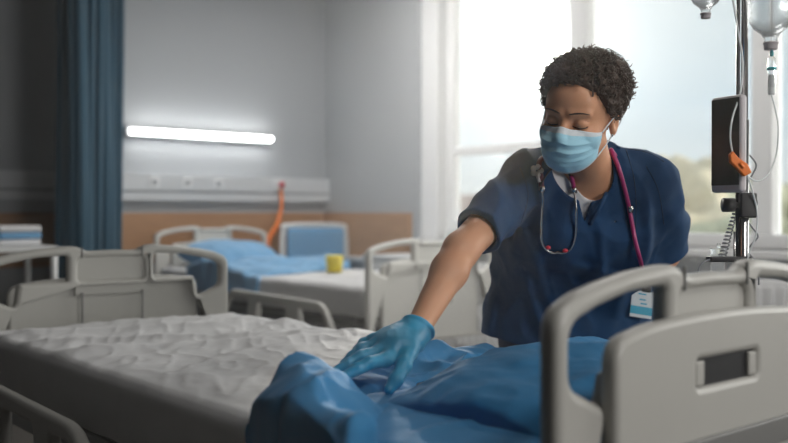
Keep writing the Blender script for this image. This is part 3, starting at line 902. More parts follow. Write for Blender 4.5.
hair = surface('hair', hair_f, lo, hi, .0026, M_hair, nurse, 0)
hc = MB(); rs = np.random.RandomState(5)
cnt = 0
while cnt < 1900:
    v = rs.normal(size=3); v /= np.linalg.norm(v)
    c0 = np.array([.0, .020, .050])
    ts = np.linspace(.05, .16, 60); Q = c0+ts[:, None]*v
    i = int(np.argmax(hair_base(Q) > 0)); q = Q[i]
    if hair_mask(q[None])[0] > .002: continue
    cnt += 1
    up = v; a = np.cross(up, rs.normal(size=3)); a /= np.linalg.norm(a); c = np.cross(up, a)
    R_ = rs.uniform(.0035, .0068)*(1.25 if q[2] > .06 else .85); turns = rs.uniform(.9, 1.7); n = 12
    pts = []
    ph = rs.uniform(0, 6.28); rise = rs.uniform(.002, .009)+(rs.uniform(0, .010) if q[2] > .05 else 0); drift = rs.uniform(-.008, .008)
    for k in range(n):
        t = k/(n-1); an = ph+t*turns*2*PI
        pts.append(Vector(from_head([q + a*R_*math.cos(an)+c*drift*t+up*(rise*t+R_*math.sin(an)*.9)])[0]))
    hc.tube(pts, [.0014]*(n-3)+[.0011, .0008, .0004], 4)
hc.build('hair_curls', M_hair, hair, True)

# ---- surgical mask: pleated sheet wrapped over nose and chin
def mask_grid(off):
    NU, NV = 61, 46; vs = []
    for j in range(NV):
        v = j/(NV-1)
        for i in range(NU):
            u = -1+2*i/(NU-1)
            au = abs(u)
            ztop = -.010-.010*(au**1.5)+.006*math.exp(-(u/.16)**2); zbot = -.112+.034*au**2.2
            z = ztop+(zbot-ztop)*v
            yc = np.interp(v, [0, .28, .55, .8, 1.0], [-.103, -.118, -.116, -.105, -.082])
            if v < .3: yc += (1-v/.3)*.012*min(1, (au/.35)**2)
            th = u*1.13
            hw = .0655*(1-.06*v)
            x = hw*math.sin(th)/math.sin(1.13)
            ys = -.040
            y = ys+(yc-ys)*max(0.0, (math.cos(th)-math.cos(1.13))/(1-math.cos(1.13)))**.80
            fade = min(1, (1-au)*5)
            for pv in (.30, .50, .70):
                s = (v-pv)/.10
                if -1 < s < 0: y -= .0045*(1+s)*fade
            y += fbm(np.array([[u*3, v*5, 1.0]]), 6, 2)[0]*.0022
            vs.append((x, y-off, z))
    return vs, NU, NV
vs, NU, NV = mask_grid(0.0)
# keep it in front of the skin
vv = np.array(vs)
for _ in range(12):
    d = head_f(vv)
    pen = np.clip(.0035-d, 0, None)
    if pen.max() <= 0: break
    dirv = vv-np.array([0, 0, -.05]); dirv[:, 2] = 0; dirv /= np.linalg.norm(dirv, axis=1)[:, None]
    vv = vv+dirv*(pen*.8)[:, None]
me = bpy.data.meshes.new('face_mask')
fs = [(j*NU+i, (j+1)*NU+i, (j+1)*NU+i+1, j*NU+i+1) for j in range(NV-1) for i in range(NU-1)]
me.from_pydata(from_head(vv).tolist(), [], fs)
fm = link_mesh('face_mask', me, M_mask, nurse, True); fm['label'] = 'pale blue pleated surgical mask'
me.materials.append(M_maskw)
me.polygons.foreach_set('material_index', [1 if (k//(NU-1)) < 5 or (k//(NU-1)) > NV-4 else 0 for k in range(len(fs))])
sd = fm.modifiers.new('solid', 'SOLIDIFY'); sd.thickness = .0012
G = from_head(vv).reshape(NV, NU, 3)
for s in (0, NU-1):
    sg = 1 if s else -1
    lp = MB(); ear = hpt(sg*.083, .022, .014); ear2 = hpt(sg*.083, .034, -.010)
    mid1 = hpt(sg*.0755, -.008, .000); mid2 = hpt(sg*.070, -.002, -.050)
    lp.tube(catmull([G[1, s], mid1, ear, ear2, mid2, G[NV-3, s]], 8), .0016, 6)
    lp.build('ear_loop', M_maskw, fm, True)

# ---- undershirt, tunic, trousers, shoes
def neckhole(P, r0, ext=0.0):
    a = NB-AX*.06; b = from_head([[0, .0, -.11]])[0]+AX*.05
    return cone(P, a+NMF*.010, b, r0, r0+.03)
def shirt_f(P):
    d = torso_f(P, .006)-fbm(P*30, 3, 2)*.0015
    ins = torso_f(P, -.007)
    t = (P-PEL)@AX
    d = np.maximum(d, -ins); d = np.maximum(d, .20-t)
    nk = ell(P, NB+NMF*.035+AX*.020, (.062, .075, .072))
    return smax(d, -nk, .004)
surface('undershirt', shirt_f, (-.35, -.55, .9), (.30, .1, 1.28), .003, M_shirt, nurse, 1)

VA, VB_, VC = L(571, 163, 2.1), L(614, 140, 2.1), L(592, 222, 2.1)
def tri2(P, A_, B_, C_):
    """signed distance-like value of a triangle seen along the depth axis"""
    x, z = P[:, 0], P[:, 2]; d = None
    pts = [(A_[0], A_[2]), (B_[0], B_[2]), (C_[0], C_[2])]
    cx = sum(p[0] for p in pts)/3; cz = sum(p[1] for p in pts)/3
    for i in range(3):
        (x0, z0), (x1, z1) = pts[i], pts[(i+1) % 3]
        nx, nz_ = z1-z0, -(x1-x0); l = math.hypot(nx, nz_); nx /= l; nz_ /= l
        if (cx-x0)*nx+(cz-z0)*nz_ > 0: nx, nz_ = -nx, -nz_
        e_ = (x-x0)*nx+(z-z0)*nz_
        d = e_ if d is None else np.maximum(d, e_)
    return d
FRONT_Y = NB[1]+.02
def sleeve_f(P, S_, E_, g, frac, flare):
    ax = (E_-S_)/np.linalg.norm(E_-S_); ln = np.linalg.norm(E_-S_)
    t = (P-S_)@ax
    d = chain(P, [S_-ax*.01, S_+ax*ln*.5, S_+ax*ln*1.05], [.050+g, .049+g+flare*.4, .048+g+flare], .02)
    return d, t-ln*frac
def wrinkles(P):
    q = np.stack([P[:, 0]*9+P[:, 2]*4, P[:, 1]*5, P[:, 2]*7-P[:, 0]*5], 1)
    n = np.clip(ridge(q, 41), -.25, 1)*.0085
    n = n + np.clip(ridge(q*1.9+5, 42), -.2, 1)*.0040
    n = n + fbm(P*11, 43, 3)*.0045
    return n
def vfold(P, x0, z0, x1, z1, w, a):
    """a soft fold running between two points of the front view"""
    dx, dz = x1-x0, z1-z0; l2 = dx*dx+dz*dz
    t = np.clip(((P[:, 0]-x0)*dx+(P[:, 2]-z0)*dz)/l2, 0, 1)
    r = np.hypot(P[:, 0]-x0-t*dx, P[:, 2]-z0-t*dz)
    return a*np.exp(-(r/w)**2)*np.sin(np.clip(t, .02, .98)*PI)**.5
FOLDS = [((505, 228), (520, 300), .020, .016), ((512, 215), (560, 330), .016, .012), ((640, 240), (612, 320), .020, .014), ((640, 200), (634, 262), .014, .012),
         ((592, 224), (596, 300), .012, .010), ((560, 262), (640, 282), .013, .010), ((500, 300), (490, 340), .014, .012), ((536, 190), (530, 250), .012, .009),
         ((530, 280), (545, 345), .014, .012), ((610, 250), (575, 292), .012, .010)]
def tunic_f(P):
    d = torso_f(P, .016)
    # skirt of the tunic hangs from chest and hips, flaring to the hem
    o = PEL.copy(); t = P[:, 2]-o[2]
    a = np.interp(t, [-.16, 0, .16, .30], [.232, .208, .185, .14]); c = np.interp(t, [-.16, 0, .16, .30], [.165, .155, .13, .09])
    cx = np.interp(t, [-.16, 0, .30], [-.008, 0, .02]); cy = np.interp(t, [-.16, 0, .16, .30], [-.02, -.02, -.11, -.20])
    k = np.sqrt(((P[:, 0]-o[0]-cx)/a)**2+((P[:, 1]-o[1]-cy)/c)**2)
    sk = (k-1)*c*.85
    sk = smax(sk, t-.30, .04)
    d = smin(d, sk, .05)
    sr, tr = sleeve_f(P, SR, ER, .000, .74, .006)
    sl, tl = sleeve_f(P, SL, EL, .004, .95, .014)
    wr = wrinkles(P)
    for (p0, p1, w_, a_) in FOLDS:
        A_, B_ = L(p0[0], p0[1], 2.25), L(p1[0], p1[1], 2.35)
        wr = wr + vfold(P, A_[0], A_[2], B_[0], B_[2], w_, a_)*(P[:, 1] < PEL[1]+.02)
    sr2, sl2 = smax(sr, tr, .004), smax(sl, tl, .004)
    slw = np.clip(ridge(np.stack([P[:, 0]*6+P[:, 2]*8, P[:, 1]*8, P[:, 2]*16-P[:, 0]*12], 1), 51), -.3, 1)*.008
    d = smin(d, np.minimum(sr2, sl2)-slw*.8, .028)
    d = d - wr
    zh = PEL[2]-.115+.010*np.sin(P[:, 0]*22)
    d = np.maximum(d, zh-P[:, 2])
    # re-cut the sleeves' hems and hollow them round the arms
    ax = (ER-SR)/np.linalg.norm(ER-SR); ln = np.linalg.norm(ER-SR)
    cut = np.maximum((P-SR)@ax-ln*.74, cone(P, ER, WR, .10, .08)-.02)
    near = cone(P, SR+ax*ln*.74, ER+ax*.1, .085, .1)
    d = np.where(near < 0, np.maximum(d, (P-SR)@ax-ln*.74), d)
    hol = np.maximum(cone(P, SR+ax*ln*.5, SR+ax*ln*1.2, .043, .046), -((P-SR)@ax-ln*.55))
    d = np.maximum(d, -hol)
    ax = (EL-SL)/np.linalg.norm(EL-SL); ln = np.linalg.norm(EL-SL)
    hol = np.maximum(cone(P, SL+ax*ln*.6, SL+ax*ln*1.25, .048, .062), -((P-SL)@ax-ln*.70))
    d = np.maximum(d, -hol)
    # neckline: round at the back, V in front
    nk = neckhole(P, .054)
    V_ = np.maximum(tri2(P, VA, VB_, VC), P[:, 1]-FRONT_Y)
    d = smax(d, -np.minimum(nk, V_), .004)
    # hollow inside: shell
    inner = torso_f(P, .0075)
    d = np.maximum(d, -np.maximum(inner, -(P[:, 2]-(PEL[2]+.05))))
    return d
tunic = surface('scrub_top', tunic_f, (-.54, -.62, .66), (.42, .32, 1.30), .0034, M_scrub, nurse, 1)
tunic['label'] = 'navy v-neck scrub top'
def front_hit(f, x, z, y0=-.9, y1=.2):
    ys = np.linspace(y0, y1, 900); P = np.stack([np.full(900, x), ys, np.full(900, z)], 1)
    d = f(P); i = int(np.argmax(d < 0))
    return ys[i] if (d < 0).any() else None
def on_tunic(px, py, D=2.12, off=.002, f=None):
    for _ in range(4):
        p = L(px, py, D); y = front_hit(f or tunic_f, p[0], p[2])
        if y is None: break
        D = y+NR[1]
    p = L(px, py, D); p[1] -= off
    return Vector(p)
# collar bands and seams
for side, pts in enumerate(([(566, 164), (571, 182), (580, 202), (591, 222)], [(618, 148), (613, 172), (605, 196), (590, 224)])):
    cb = MB(); cb.tube(catmull([on_tunic(*p, off=.002) for p in pts], 6), .0050, 8); 
    c_ = cb.build('collar_band', M_scrub, tunic, True)
def dense(pts, n=7):
    return [(p.x, p.y) for p in catmull([(a, c, 0) for a, c in pts], n)]
for pts in ([(626, 150), (634, 180), (636, 215), (633, 250)], [(628, 149), (648, 153), (664, 162)], [(646, 166), (658, 190), (664, 225)], [(520, 168), (528, 195), (520, 225)]):
    sm = MB(); q = [on_tunic(*p, off=.0004) for p in dense(pts)]
    sm.tube(q, .0013, 5); sm.build('seam', M_scrubp, tunic, True)

def trousers_f(P):
    d = smin(legs_f(P, .014), hips_f(P, .006), .05)
    n = np.clip(ridge(np.stack([P[:, 0]*5, P[:, 1]*5, P[:, 2]*13], 1), 61), -.3, 1)*.009+fbm(P*10, 62, 2)*.005
    d = d-n
    d = np.maximum(d, .085-P[:, 2])
    return np.maximum(d, P[:, 2]-(PEL[2]+.02))
surface('trousers', trousers_f, (-.35, -.30, .04), (.40, .30, PEL[2]+.08), .006, M_scrubp, nurse, 1)
for i in (0, 1):
    def shoe_f(P, i=i):
        a = ANK[i]
        d = smin(cone(P, a+np.array([0, .035, -.040]), a+np.array([0, -.14, -.045]), .044, .040), ell(P, a+np.array([0, .01, -.01]), (.045, .05, .045)), .03)
        return np.maximum(d, .002-P[:, 2])
    surface('shoe', shoe_f, ANK[i]-np.array([.09, .24, .10]), ANK[i]+np.array([.09, .14, .08]), .005, M_white, nurse, 1)

# ---- the gloved hand on the blanket
FING = [  # MCP, PIP, DIP, tip
    [(386, 360, 1.765), (370, 363, 1.742), (358, 369, 1.732), (347, 375, 1.726)],
    [(379, 352, 1.795), (362, 357, 1.775), (349, 364, 1.765), (337, 371, 1.758)],
    [(376, 346, 1.825), (362, 349, 1.815), (353, 357, 1.812), (345, 364, 1.812)],
    [(375, 340, 1.850), (364, 343, 1.850), (358, 350, 1.850), (353, 356, 1.850)]]
THUMB = [(409, 350, 1.800), (404, 366, 1.750), (396, 380, 1.722), (389, 390, 1.708)]
def glove_f(P):
    w = WR+(ER-WR)*.0
    palm = [L(*FING[0][0]), L(*FING[3][0])]
    d = None
    for k in range(4):
        m_ = L(*FING[k][0])
        base = WR+(m_-WR)*.18+np.array([0, (k-1.5)*-.0 , 0])
        e_ = cone(P, base, m_, .0235, .0145)
        d = e_ if d is None else smin(d, e_, .016)
    d = smin(d, ell(P, (WR+L(*FING[1][0]))/2, (.036, .044, .022)), .02)
    for k in range(4):
        q = [L(*p) for p in FING[k]]
        rr = [.0132, .0122, .0112, .0096]
        if k == 3: rr = [r*.86 for r in rr]
        d = smin(d, chain(P, q, rr, .004), .0055)
    q = [L(*p) for p in THUMB]
    d = smin(d, chain(P, [WR+(q[0]-WR)*.5, q[0], q[1], q[2], q[3]], [.018, .0175, .0135, .0118, .0092], .008), .011)
    cuffa, cuffb = WR+(WR-ER)*.12, WR+(ER-WR)*.020
    ax = (cuffb-cuffa)/np.linalg.norm(cuffb-cuffa)
    c_ = cone(P, cuffa, cuffb, .0285, .0330)
    t = (P-cuffa)@ax
    c_ = np.maximum(c_, t-np.linalg.norm(cuffb-cuffa)+.003*np.sin(P[:, 0]*260))
    d = smin(d, c_, .012)
    rim = np.abs(np.linalg.norm(P-cuffb-(((P-cuffb)@ax)[:, None]*ax), axis=1)-.0325)
    d = smin(d, np.hypot(rim, (P-cuffb)@ax)-.0042, .004)
    d = d - np.clip(ridge(P*np.array([55, 40, 55]), 71), -.2, 1)*.0008 - np.clip(ridge(P*30+2, 72), 0, 1)*.0008
    hol = np.maximum(cone(P, WR, WR+(ER-WR)*.2, .0268, .031), -((P-WR)@ax+.008))
    return np.maximum(d, -hol)
gl_ = surface('glove', glove_f, L(330, 400, 1.65)+np.array([-.03, 0, -.02]), L(436, 315, 1.93)+np.array([.03, .04, .03]), .0018, M_glove, nurse, 1)
gl_['label'] = 'blue nitrile glove pressing on the blanket'

# ------------------------------------------------------------------ stethoscope hung round the neck
nl = Vector(nb_)
def to_world(v):
    v = Vector(v); return FW*(v.y) + RT*(v.x) + Vector((0, 0, v.z))
def dressed_f(P): return np.minimum(tunic_f(P), shirt_f(P))
def worn(px, py, off=.008, D=2.12): return on_tunic(px, py, D, off, dressed_f)
st = thing('stethoscope', (nb_.x, nb_.y, 0), 'magenta stethoscope hanging round the neck of the person in scrubs', 'stethoscope', -YAW)
nbk = Vector(NB)
t_ = MB()
right = [worn(610, 150), worn(617, 166), worn(624, 190), worn(629, 212), worn(634, 240, .010), worn(638, 257, .014), worn(642, 274, .018)]
ring = [Vector(NB+AX*.030+LAT*.062+NMF*.03), Vector(NB+AX*.035+LAT*.06-NMF*.03), Vector(NB+AX*.03-NMF*.085), Vector(NB+AX*.03-LAT*.07-NMF*.03)]
t_.tube(catmull([ring[1]+Vector((0, 0, .004)), ring[0]]+right, 8), .0052, 10)
t_.build('chest_tube', M_mag, st, True)
t_ = MB(); t_.tube(catmull([ring[1], ring[2], ring[3], worn(540, 160, .010), worn(540, 176, .009), worn(541, 190, .009)], 8), .0062, 10)
t_.build('neck_tube', M_maroon, st, True)
t_ = MB(); t_.tube(catmull([worn(541, 186, .009), worn(541, 182, .016), worn(552, 168, .020), worn(566, 172, .018), worn(570, 182, .010)], 8), .0022, 8); t_.build('binaural_spring', M_dark, st, True)
t_ = MB(); t_.tube(catmull([worn(570, 176, .014), worn(572, 184, .013), worn(573, 191, .012)], 6), .0052, 10); t_.build('short_tube', M_mag, st, True)
ltub = [(541, 190), (541.5, 205), (541, 222), (541, 238), (544, 247), (550, 252), (556, 253)]
rtub = [(573, 190), (575, 208), (575.5, 226), (574, 240), (570, 249), (563, 253), (556, 252)]
for pts in (ltub, rtub):
    t_ = MB(); t_.tube(catmull([worn(*p, off=(.0075 if p[1] > 210 else .012)) for p in pts], 6), .0028, 8); t_.build('ear_tube', M_chrome, st, True)
for (px, py) in ((547.5, 247.5), (564.5, 250.5)):
    t_ = MB(); c_ = worn(px, py, .011); t_.ball(c_, (.0062, .0055, .0050), 8); t_.build('eartip', M_red, st, True)
for (px, py, py2) in ((541, 186, 192), (573, 187, 193), (629.2, 206, 212)):
    t_ = MB(); t_.tube([worn(px, py, .0115), worn(px+.6, py2, .0115)], .0066, 10); t_.build('tube_collar', M_chrome, st, True)
p_ = worn(641, 276, .014)
t_ = MB(); t_.ball(p_, (.010, .008, .016), 10); t_.build('chest_piece', M_chrome, st, True)
# pale plastic clip at the collar
t_ = MB(); c_ = worn(536, 171, .012)
for a in range(5): t_.ball(c_+Vector((.009*math.cos(a*1.256), 0, .009*math.sin(a*1.256))), (.007, .003, .007), 6)
t_.tube([c_+Vector((0, 0, -.006)), c_+Vector((.006, 0, -.026))], .004, 6)
cl = t_.build('collar_clip', M_bezel, None, True); cl.location = (nb_.x, nb_.y, 0); cl.rotation_euler = (0, 0, -YAW)
tag(cl, 'small pale grey flower shaped clip on the collar beside the maroon tube', 'clip')

# ------------------------------------------------------------------ identity badge
bd = thing('id_badge', (nb_.x, nb_.y, 0), 'white and light blue identity badge clipped at the waist of the scrub top', 'badge', -YAW)
bc = on_tunic(640, 302, 2.3, .022)
BM = Matrix.Translation(bc) @ Matrix.Rotation(rad(9), 4, 'Y') @ Matrix.Rotation(rad(-10), 4, 'X')
c_ = MB(); c_.box((-.028, -.001, -.038), (.028, .001, .030), 0, BM); c_.build('card', M_badge, bd, bevel=.0005)
c_ = MB(); c_.box((-.028, -.0016, -.030), (.028, -.0012, -.010), 0, BM); c_.build('blue_band', M_badgeb, bd)
c_ = MB()
for (x0, x1, z0) in ((-.012, .008, .020), (-.008, .008, .006), (-.004, .012, -.004)): c_.box((x0, -.0016, z0), (x1, -.0012, z0+.0032), 0, BM)
c_.build('printed_lines', M_badgeb, bd)
c_ = MB(); c_.box((-.004, -.004, .028), (.018, .004, .044), 0, BM); c_.build('badge_clip', M_dark, bd, bevel=.002)
c_ = MB(); c_.tube([BM @ Vector((.002, -.005, .046)), BM @ Vector((.002, -.005, .036))], .005, 8); c_.build('strap_stud', M_chrome, bd, True)

# ================================================================== DRIP STAND AND ITS LOAD
sp = W(744, 212, 2.02)
SPX = Vector((sp.x, sp.y, 0))
def IV(px, py, D=2.02):
    return W(px, py, D)-SPX
stand = thing('drip_stand', tuple(SPX), 'steel drip stand with black clamps between the headboard and the window', 'drip stand')
b = MB(); b.tube([(0, 0, .12), (0, 0, 1.25)], .0105, 14); b.build('lower_pole', M_chrome, stand, True)
b = MB(); b.tube([(0, 0, 1.2), (0, 0, 1.95)], .0075, 14); b.build('upper_pole', M_chrome, stand, True)
off_ = RT*-.014
b = MB(); b.tube([off_+Vector((0, 0, .80)), off_+Vector((0, 0, 1.93))], .0042, 10); b.build('cable_rod', M_dark, stand, True)
for k in range(5):
    a = k*2*PI/5+.3; e_ = Vector((math.cos(a)*.26, math.sin(a)*.26, .085))
    b = MB(); b.tube([(0, 0, .13), tuple(e_)], [.016, .011], 8); lg = b.build('leg', M_chrome, stand, True)
    b = MB(); b.tube([e_+Vector((-.008, 0, -.045)), e_+Vector((.008, 0, -.045))], .04, 16); b.tube([e_, e_+Vector((0, 0, -.02))], .006, 6); b.build('castor', M_rubber, lg, True)
for k in range(2):
    s = (-1, 1)[k]
    b = MB(); b.tube([(0, 0, 1.93)]+[tuple(RT*s*x+Vector((0, 0, z))) for x, z in ((.03, 1.945), (.055, 1.93), (.062, 1.905), (.070, 1.91), (.074, 1.925))], .0035, 8)
    b.build('bottle_hook', M_chrome, stand, True)
c0 = IV(744, 205)
BMx = Matrix.Translation(c0) @ Matrix.Rotation(-YAW, 4, 'Z')
b = MB(); b.box((-.014, -.020, -.028), (.022, .018, .026), 0, BMx); b.build('pole_clamp', M_dark, stand, bevel=.004)
b = MB(); b.tube([c0-RT*.014, c0-RT*.024], .007, 10); b.tube([c0-RT*.022, c0-RT*.046], .0155, 14); b.build('clamp_knob', M_dark, stand, True)
c1 = IV(744, 259)
BMy = Matrix.Translation(c1) @ Matrix.Rotation(-YAW, 4, 'Z')
b = MB(); b.box((-.078, -.018, -.006), (.012, .018, .006), 0, BMy); b.build('support_shelf', M_dark, stand, bevel=.003)
b = MB(); b.tube([c1-RT*.02+Vector((0, 0, -.10)), c1-RT*.02+Vector((0, 0, .06))], .003, 8); b.build('shelf_rod', M_chrome, stand, True)
# jar held in the shelf
jr = thing('suction_jar', tuple(SPX+c1-RT*.055+Vector((0, 0, -.040))), 'small clear jar held in the black ring of the drip stand', 'jar')
b = MB(); b.lathe([(.0155, 0), (.0165, .004), (.0165, .045), (.0165, .058), (.018, .060), (.018, .064), (.0150, .064)], 20); b.build('glass_body', M_clear, jr, True)
b = MB(); b.lathe([(.004, .064), (.004, .072), (.003, .074)], 10); b.build('nozzle', M_clear, jr, True)
# monitor
mc = IV(728.5, 144.5, 2.0)
mon = thing('bedside_monitor', tuple(SPX+mc), 'slim grey monitor with dark screen clamped on the drip stand', 'monitor', -YAW-rad(64))
b = MB(); b.box((-.044, -.010, -.104), (.044, .010, .104)); b.build('monitor_case', M_bezel, mon, bevel=.008, seg=3)
b = MB(); b.box((-.039, -.0115, -.088), (.039, -.0095, .098)); b.build('screen', M_screen, mon, bevel=.001)
b = MB(); b.tube([(0, .010, .0), (0, .035, .0)], .010, 10); b.build('mount', M_dark, mon, True)
# bottles
def bottle(px, bottom_py, D, s, label, dz):
    c = IV(px, bottom_py, D)
    t = thing('infusion_bottle', tuple(SPX+c), label, 'infusion bottle', group='infusion bottles on the drip stand')
    r = .047*s
    b = MB(); b.lathe([(.0135*s, .014*s), (.014*s, .024*s), (.020*s, .034*s), (.036*s, .047*s), (r*.96, .062*s), (r, .080*s), (r, .190*s), (r*.9, .206*s), (.022*s, .215*s), (.004, .216*s)], 32); b.build('bottle_body', M_clear, t, True)
    b = MB(); b.lathe([(.0125*s, .030*s), (.034*s, .049*s), (r*.92, .064*s), (r*.955, .082*s), (r*.955, .125*s), (.002, .1252*s)], 32); b.build('saline_fill', M_fluid, t, True)
    b = MB(); b.lathe([(.0130*s, 0), (.0145*s, .002), (.0145*s, .012*s), (.0165*s, .0125*s), (.0165*s, .016*s), (.012*s, .017*s)], 20); b.build('bottle_cap', M_bezel, t, True)
    b = MB(); b.tube(catmull([(.006, 0, .214*s), (.012, 0, .232*s), (0, 0, .243*s), (-.012, 0, .232*s), (-.006, 0, .214*s)], 6), .0018, 6); b.build('hanger', M_clear, t, True)
    return t
bottle(770, 50, 2.02, 1.0, 'larger clear infusion bottle with fluid at the top right edge', 0)
bottle(705, 19, 2.02, .72, 'smaller clear infusion bottle left of the drip stand, only its neck in view', 0)
# drip set under the larger bottle
ds = thing('drip_set', tuple(SPX+IV(771, 72)), 'clear drip chamber with teal collar under the larger infusion bottle', 'drip set')
tilt = Matrix.Rotation(rad(8), 4, RT.cross(Vector((0, 0, 1))))
b = MB(); b.lathe([(.0045, -.040), (.0078, -.034), (.0085, .012), (.0078, .030), (.0030, .034)], 18); o_ = b.build('drip_chamber', M_clear, ds, True)
b = MB(); b.lathe([(.010, .004), (.0105, .006), (.0105, .009), (.009, .010)], 18); b.build('chamber_collar', M_teal, ds, True)
b = MB(); b.lathe([(.0025, .033), (.0045, .036), (.0045, .042), (.0020, .048)], 10); b.build('spike', M_teal, ds, True)
b = MB(); b.lathe([(.006, -.050), (.0078, -.046), (.0078, -.010), (.0070, -.006)], 18); b.build('lower_chamber', M_tube, ds, True)
def cable(name, pts, r, m, label, cat, n=10, seg=8):
    o = MB(); q = catmull([SPX+IV(*p) for p in pts], n)
    base = q[0].copy(); o.tube([v-base for v in q], r, seg)
    ob = o.build(name, m, None, True); ob.location = base
    return tag(ob, label, cat)
cable('infusion_tube', [(771, 95, 2.02), (775, 110, 2.02), (778, 128, 2.02), (776, 155, 2.02), (768, 174, 2.01), (758, 181, 2.0), (750, 178, 1.99), (746, 173, 1.985)], .0019, M_tube,
      'clear thin tube looping from the drip chamber to the orange clamp', 'tube')
cable('infusion_tube', [(728, -20, 2.0), (732, 0, 2.0), (738, 35, 1.99), (742, 62, 1.985), (740, 92, 1.97), (732, 118, 1.96), (730, 138, 1.96), (733, 156, 1.965)], .0021, M_tube,
      'clear tube hanging across the monitor down to the orange clamp', 'tube')
cable('infusion_tube', [(746, 172, 1.985), (752, 190, 1.99), (757, 212, 2.0), (756, 235, 2.0), (748, 258, 2.0), (744, 290, 2.0)], .0018, M_tube,
      'clear tube running down right of the stand pole from the clamp', 'tube')
wob = [(745, 153), (750, 156), (756, 165), (752, 175), (746, 184), (750, 192), (757, 202), (753, 211), (747, 219), (752, 227), (758, 236), (753, 243), (748, 250), (752, 257), (758, 264), (759, 285)]
cable('coiled_cable', [(a, c, 2.045) for a, c in wob], .0020, M_greyc, 'thin wavy grey cable hanging along the right of the pole', 'cable')
cp = []
for k in range(150):
    t = k/149; an = t*12*2*PI
    cp.append((735-12.5*t+4.0*math.cos(an)*(.5+.5*t), 212+44*t+1.2*math.sin(an), 2.03+.009*math.sin(an)))
cable('coiled_cable', cp, .0017, M_greyc, 'tightly coiled grey cord from the clamp knob down to the jar', 'cable', 2, 6)
cable('coiled_cable', [(722, 256, 2.02), (712, 259, 2.01), (704, 262, 2.0), (699, 268, 2.0), (696, 285, 2.0)], .0018, M_greyc, 'short grey lead curving left from the jar', 'cable')
# orange clamp
oc = SPX+IV(740, 165, 1.955)
ocl = thing('tube_clamp', tuple(oc), 'bright orange clamp on the clear tube in front of the monitor edge', 'tube clamp', -YAW)
pf = plate('clamp_body', rounded([(-.024, .022, .002), (-.017, .029, .002), (-.004, .014, .002), (.014, .002, .003), (.023, -.016, .003), (.007, -.025, .003), (-.006, -.010, .002), (-.022, .006, .002)], .003), [], .014, .003, M_orange, ocl)
b = MB(); b.tube([(-.004, -.008, .004), (.004, -.008, -.006)], .0035, 8); b.build('roller', M_orange, ocl, True)

# ================================================================== BACKGROUND OF THE ROOM
# lamp on the far wall
lampo = thing('wall_lamp', (3.285, YF-.05, 1.598), 'long glowing white strip lamp on the far wall right of the curtain', 'lamp')
b = MB(); b.box((-.575, .0, -.028), (.575, .05, .028)); b.build('lamp_housing', M_duct, lampo, bevel=.005)
b = MB(); b.tube([(-.56, -.025, 0), (.56, -.025, 0)], .018, 16); b.build('lamp_tube', M_lamp, lampo, True)
fill_lamp = thing('wall_lamp', (1.75, YB+.05, 1.75), 'added strip lamp behind the camera, lighting the person from the front', 'lamp')  # lamp added out of view as front fill light
b = MB(); b.box((-.70, -.05, -.05), (.70, .0, .05)); b.build('lamp_housing', M_duct, fill_lamp, bevel=.005)
a_ = light('fill_strip', 'AREA', (0, .012, 0), 46, (1.0, 0.97, 0.94), shape='RECTANGLE', size=1.3, size_y=.09); a_.rotation_euler = (PI/2, 0, 0); a_.parent = fill_lamp
# curtain, gathered, its folds running down from the ceiling track
def curtain():
    A_, B_ = Vector((1.96, 5.10, 0)), Vector((2.56, 5.88, 0)); d = (B_-A_); n = Vector((d.y, -d.x, 0)).normalized()
    NU, NZ = 220, 24; vs, fs = [], []
    for j in range(NZ+1):
        z = .25+(ZC-.03-.25)*j/NZ
        for i in range(NU+1):
            t = i/NU
            amp = .085*(1+.15*math.sin(z*1.3+i*.05))
            p = A_+d*t+n*(amp*math.sin(t*2*PI*7.5+.25*math.sin(z*1.1)))+d.normalized()*(.03*math.sin(t*2*PI*15))
            vs.append((p.x-A_.x, p.y-A_.y, z))
    for j in range(NZ):
        for i in range(NU): fs.append((j*(NU+1)+i, j*(NU+1)+i+1, (j+1)*(NU+1)+i+1, (j+1)*(NU+1)+i))
    me = bpy.data.meshes.new('curtain'); me.from_pydata(vs, [], fs); o = link_mesh('curtain', me, M_curtain, None, True)
    o.location = (A_.x, A_.y, 0); s = o.modifiers.new('s', 'SOLIDIFY'); s.thickness = .004
    tag(o, 'dark teal privacy curtain gathered in folds left of the lamp', 'curtain')
curtain()
# second bed
B2 = make_bed('hospital_bed', (3.24, 0, 0), 'white hospital bed standing with its head at the far wall', 5.74, 3.48, -1, 1,
         [(-.505, 3.58, 4.80, .36, .60), (.505, 3.85, 4.85, .36, .58)], H-.02, .52, slots=False)
recolour(B2, M_plastic, M_plastic_lit)
def far_mattress(P):
    d = rbox(P, (0, 4.61, .605), (.435, 1.07, .075), .03)
    return d - np.clip(ridge(P*np.array([6, 5, 1]), 5), 0, 1)*.008 - fbm(P*9, 2, 2)*.005
m2 = thing('mattress', (3.24, 0, 0), 'white sheeted mattress on the bed by the far wall', 'mattress')
surface('fitted_sheet', far_mattress, (-.48, 3.50, .50), (.48, 5.72, .72), .014, M_sheet, m2, 1)
b = MB(); b.box((-.425, 3.58, .505), (.425, 5.64, .545)); b.build('mattress_base', M_mattress, m2, bevel=.01)
make_pillow((3.20, 5.38, .760), (.62, .44, .16), (rad(14), 0, rad(4)), 8, M_bluel, 'light blue pillow on the bed by the far wall', .014)
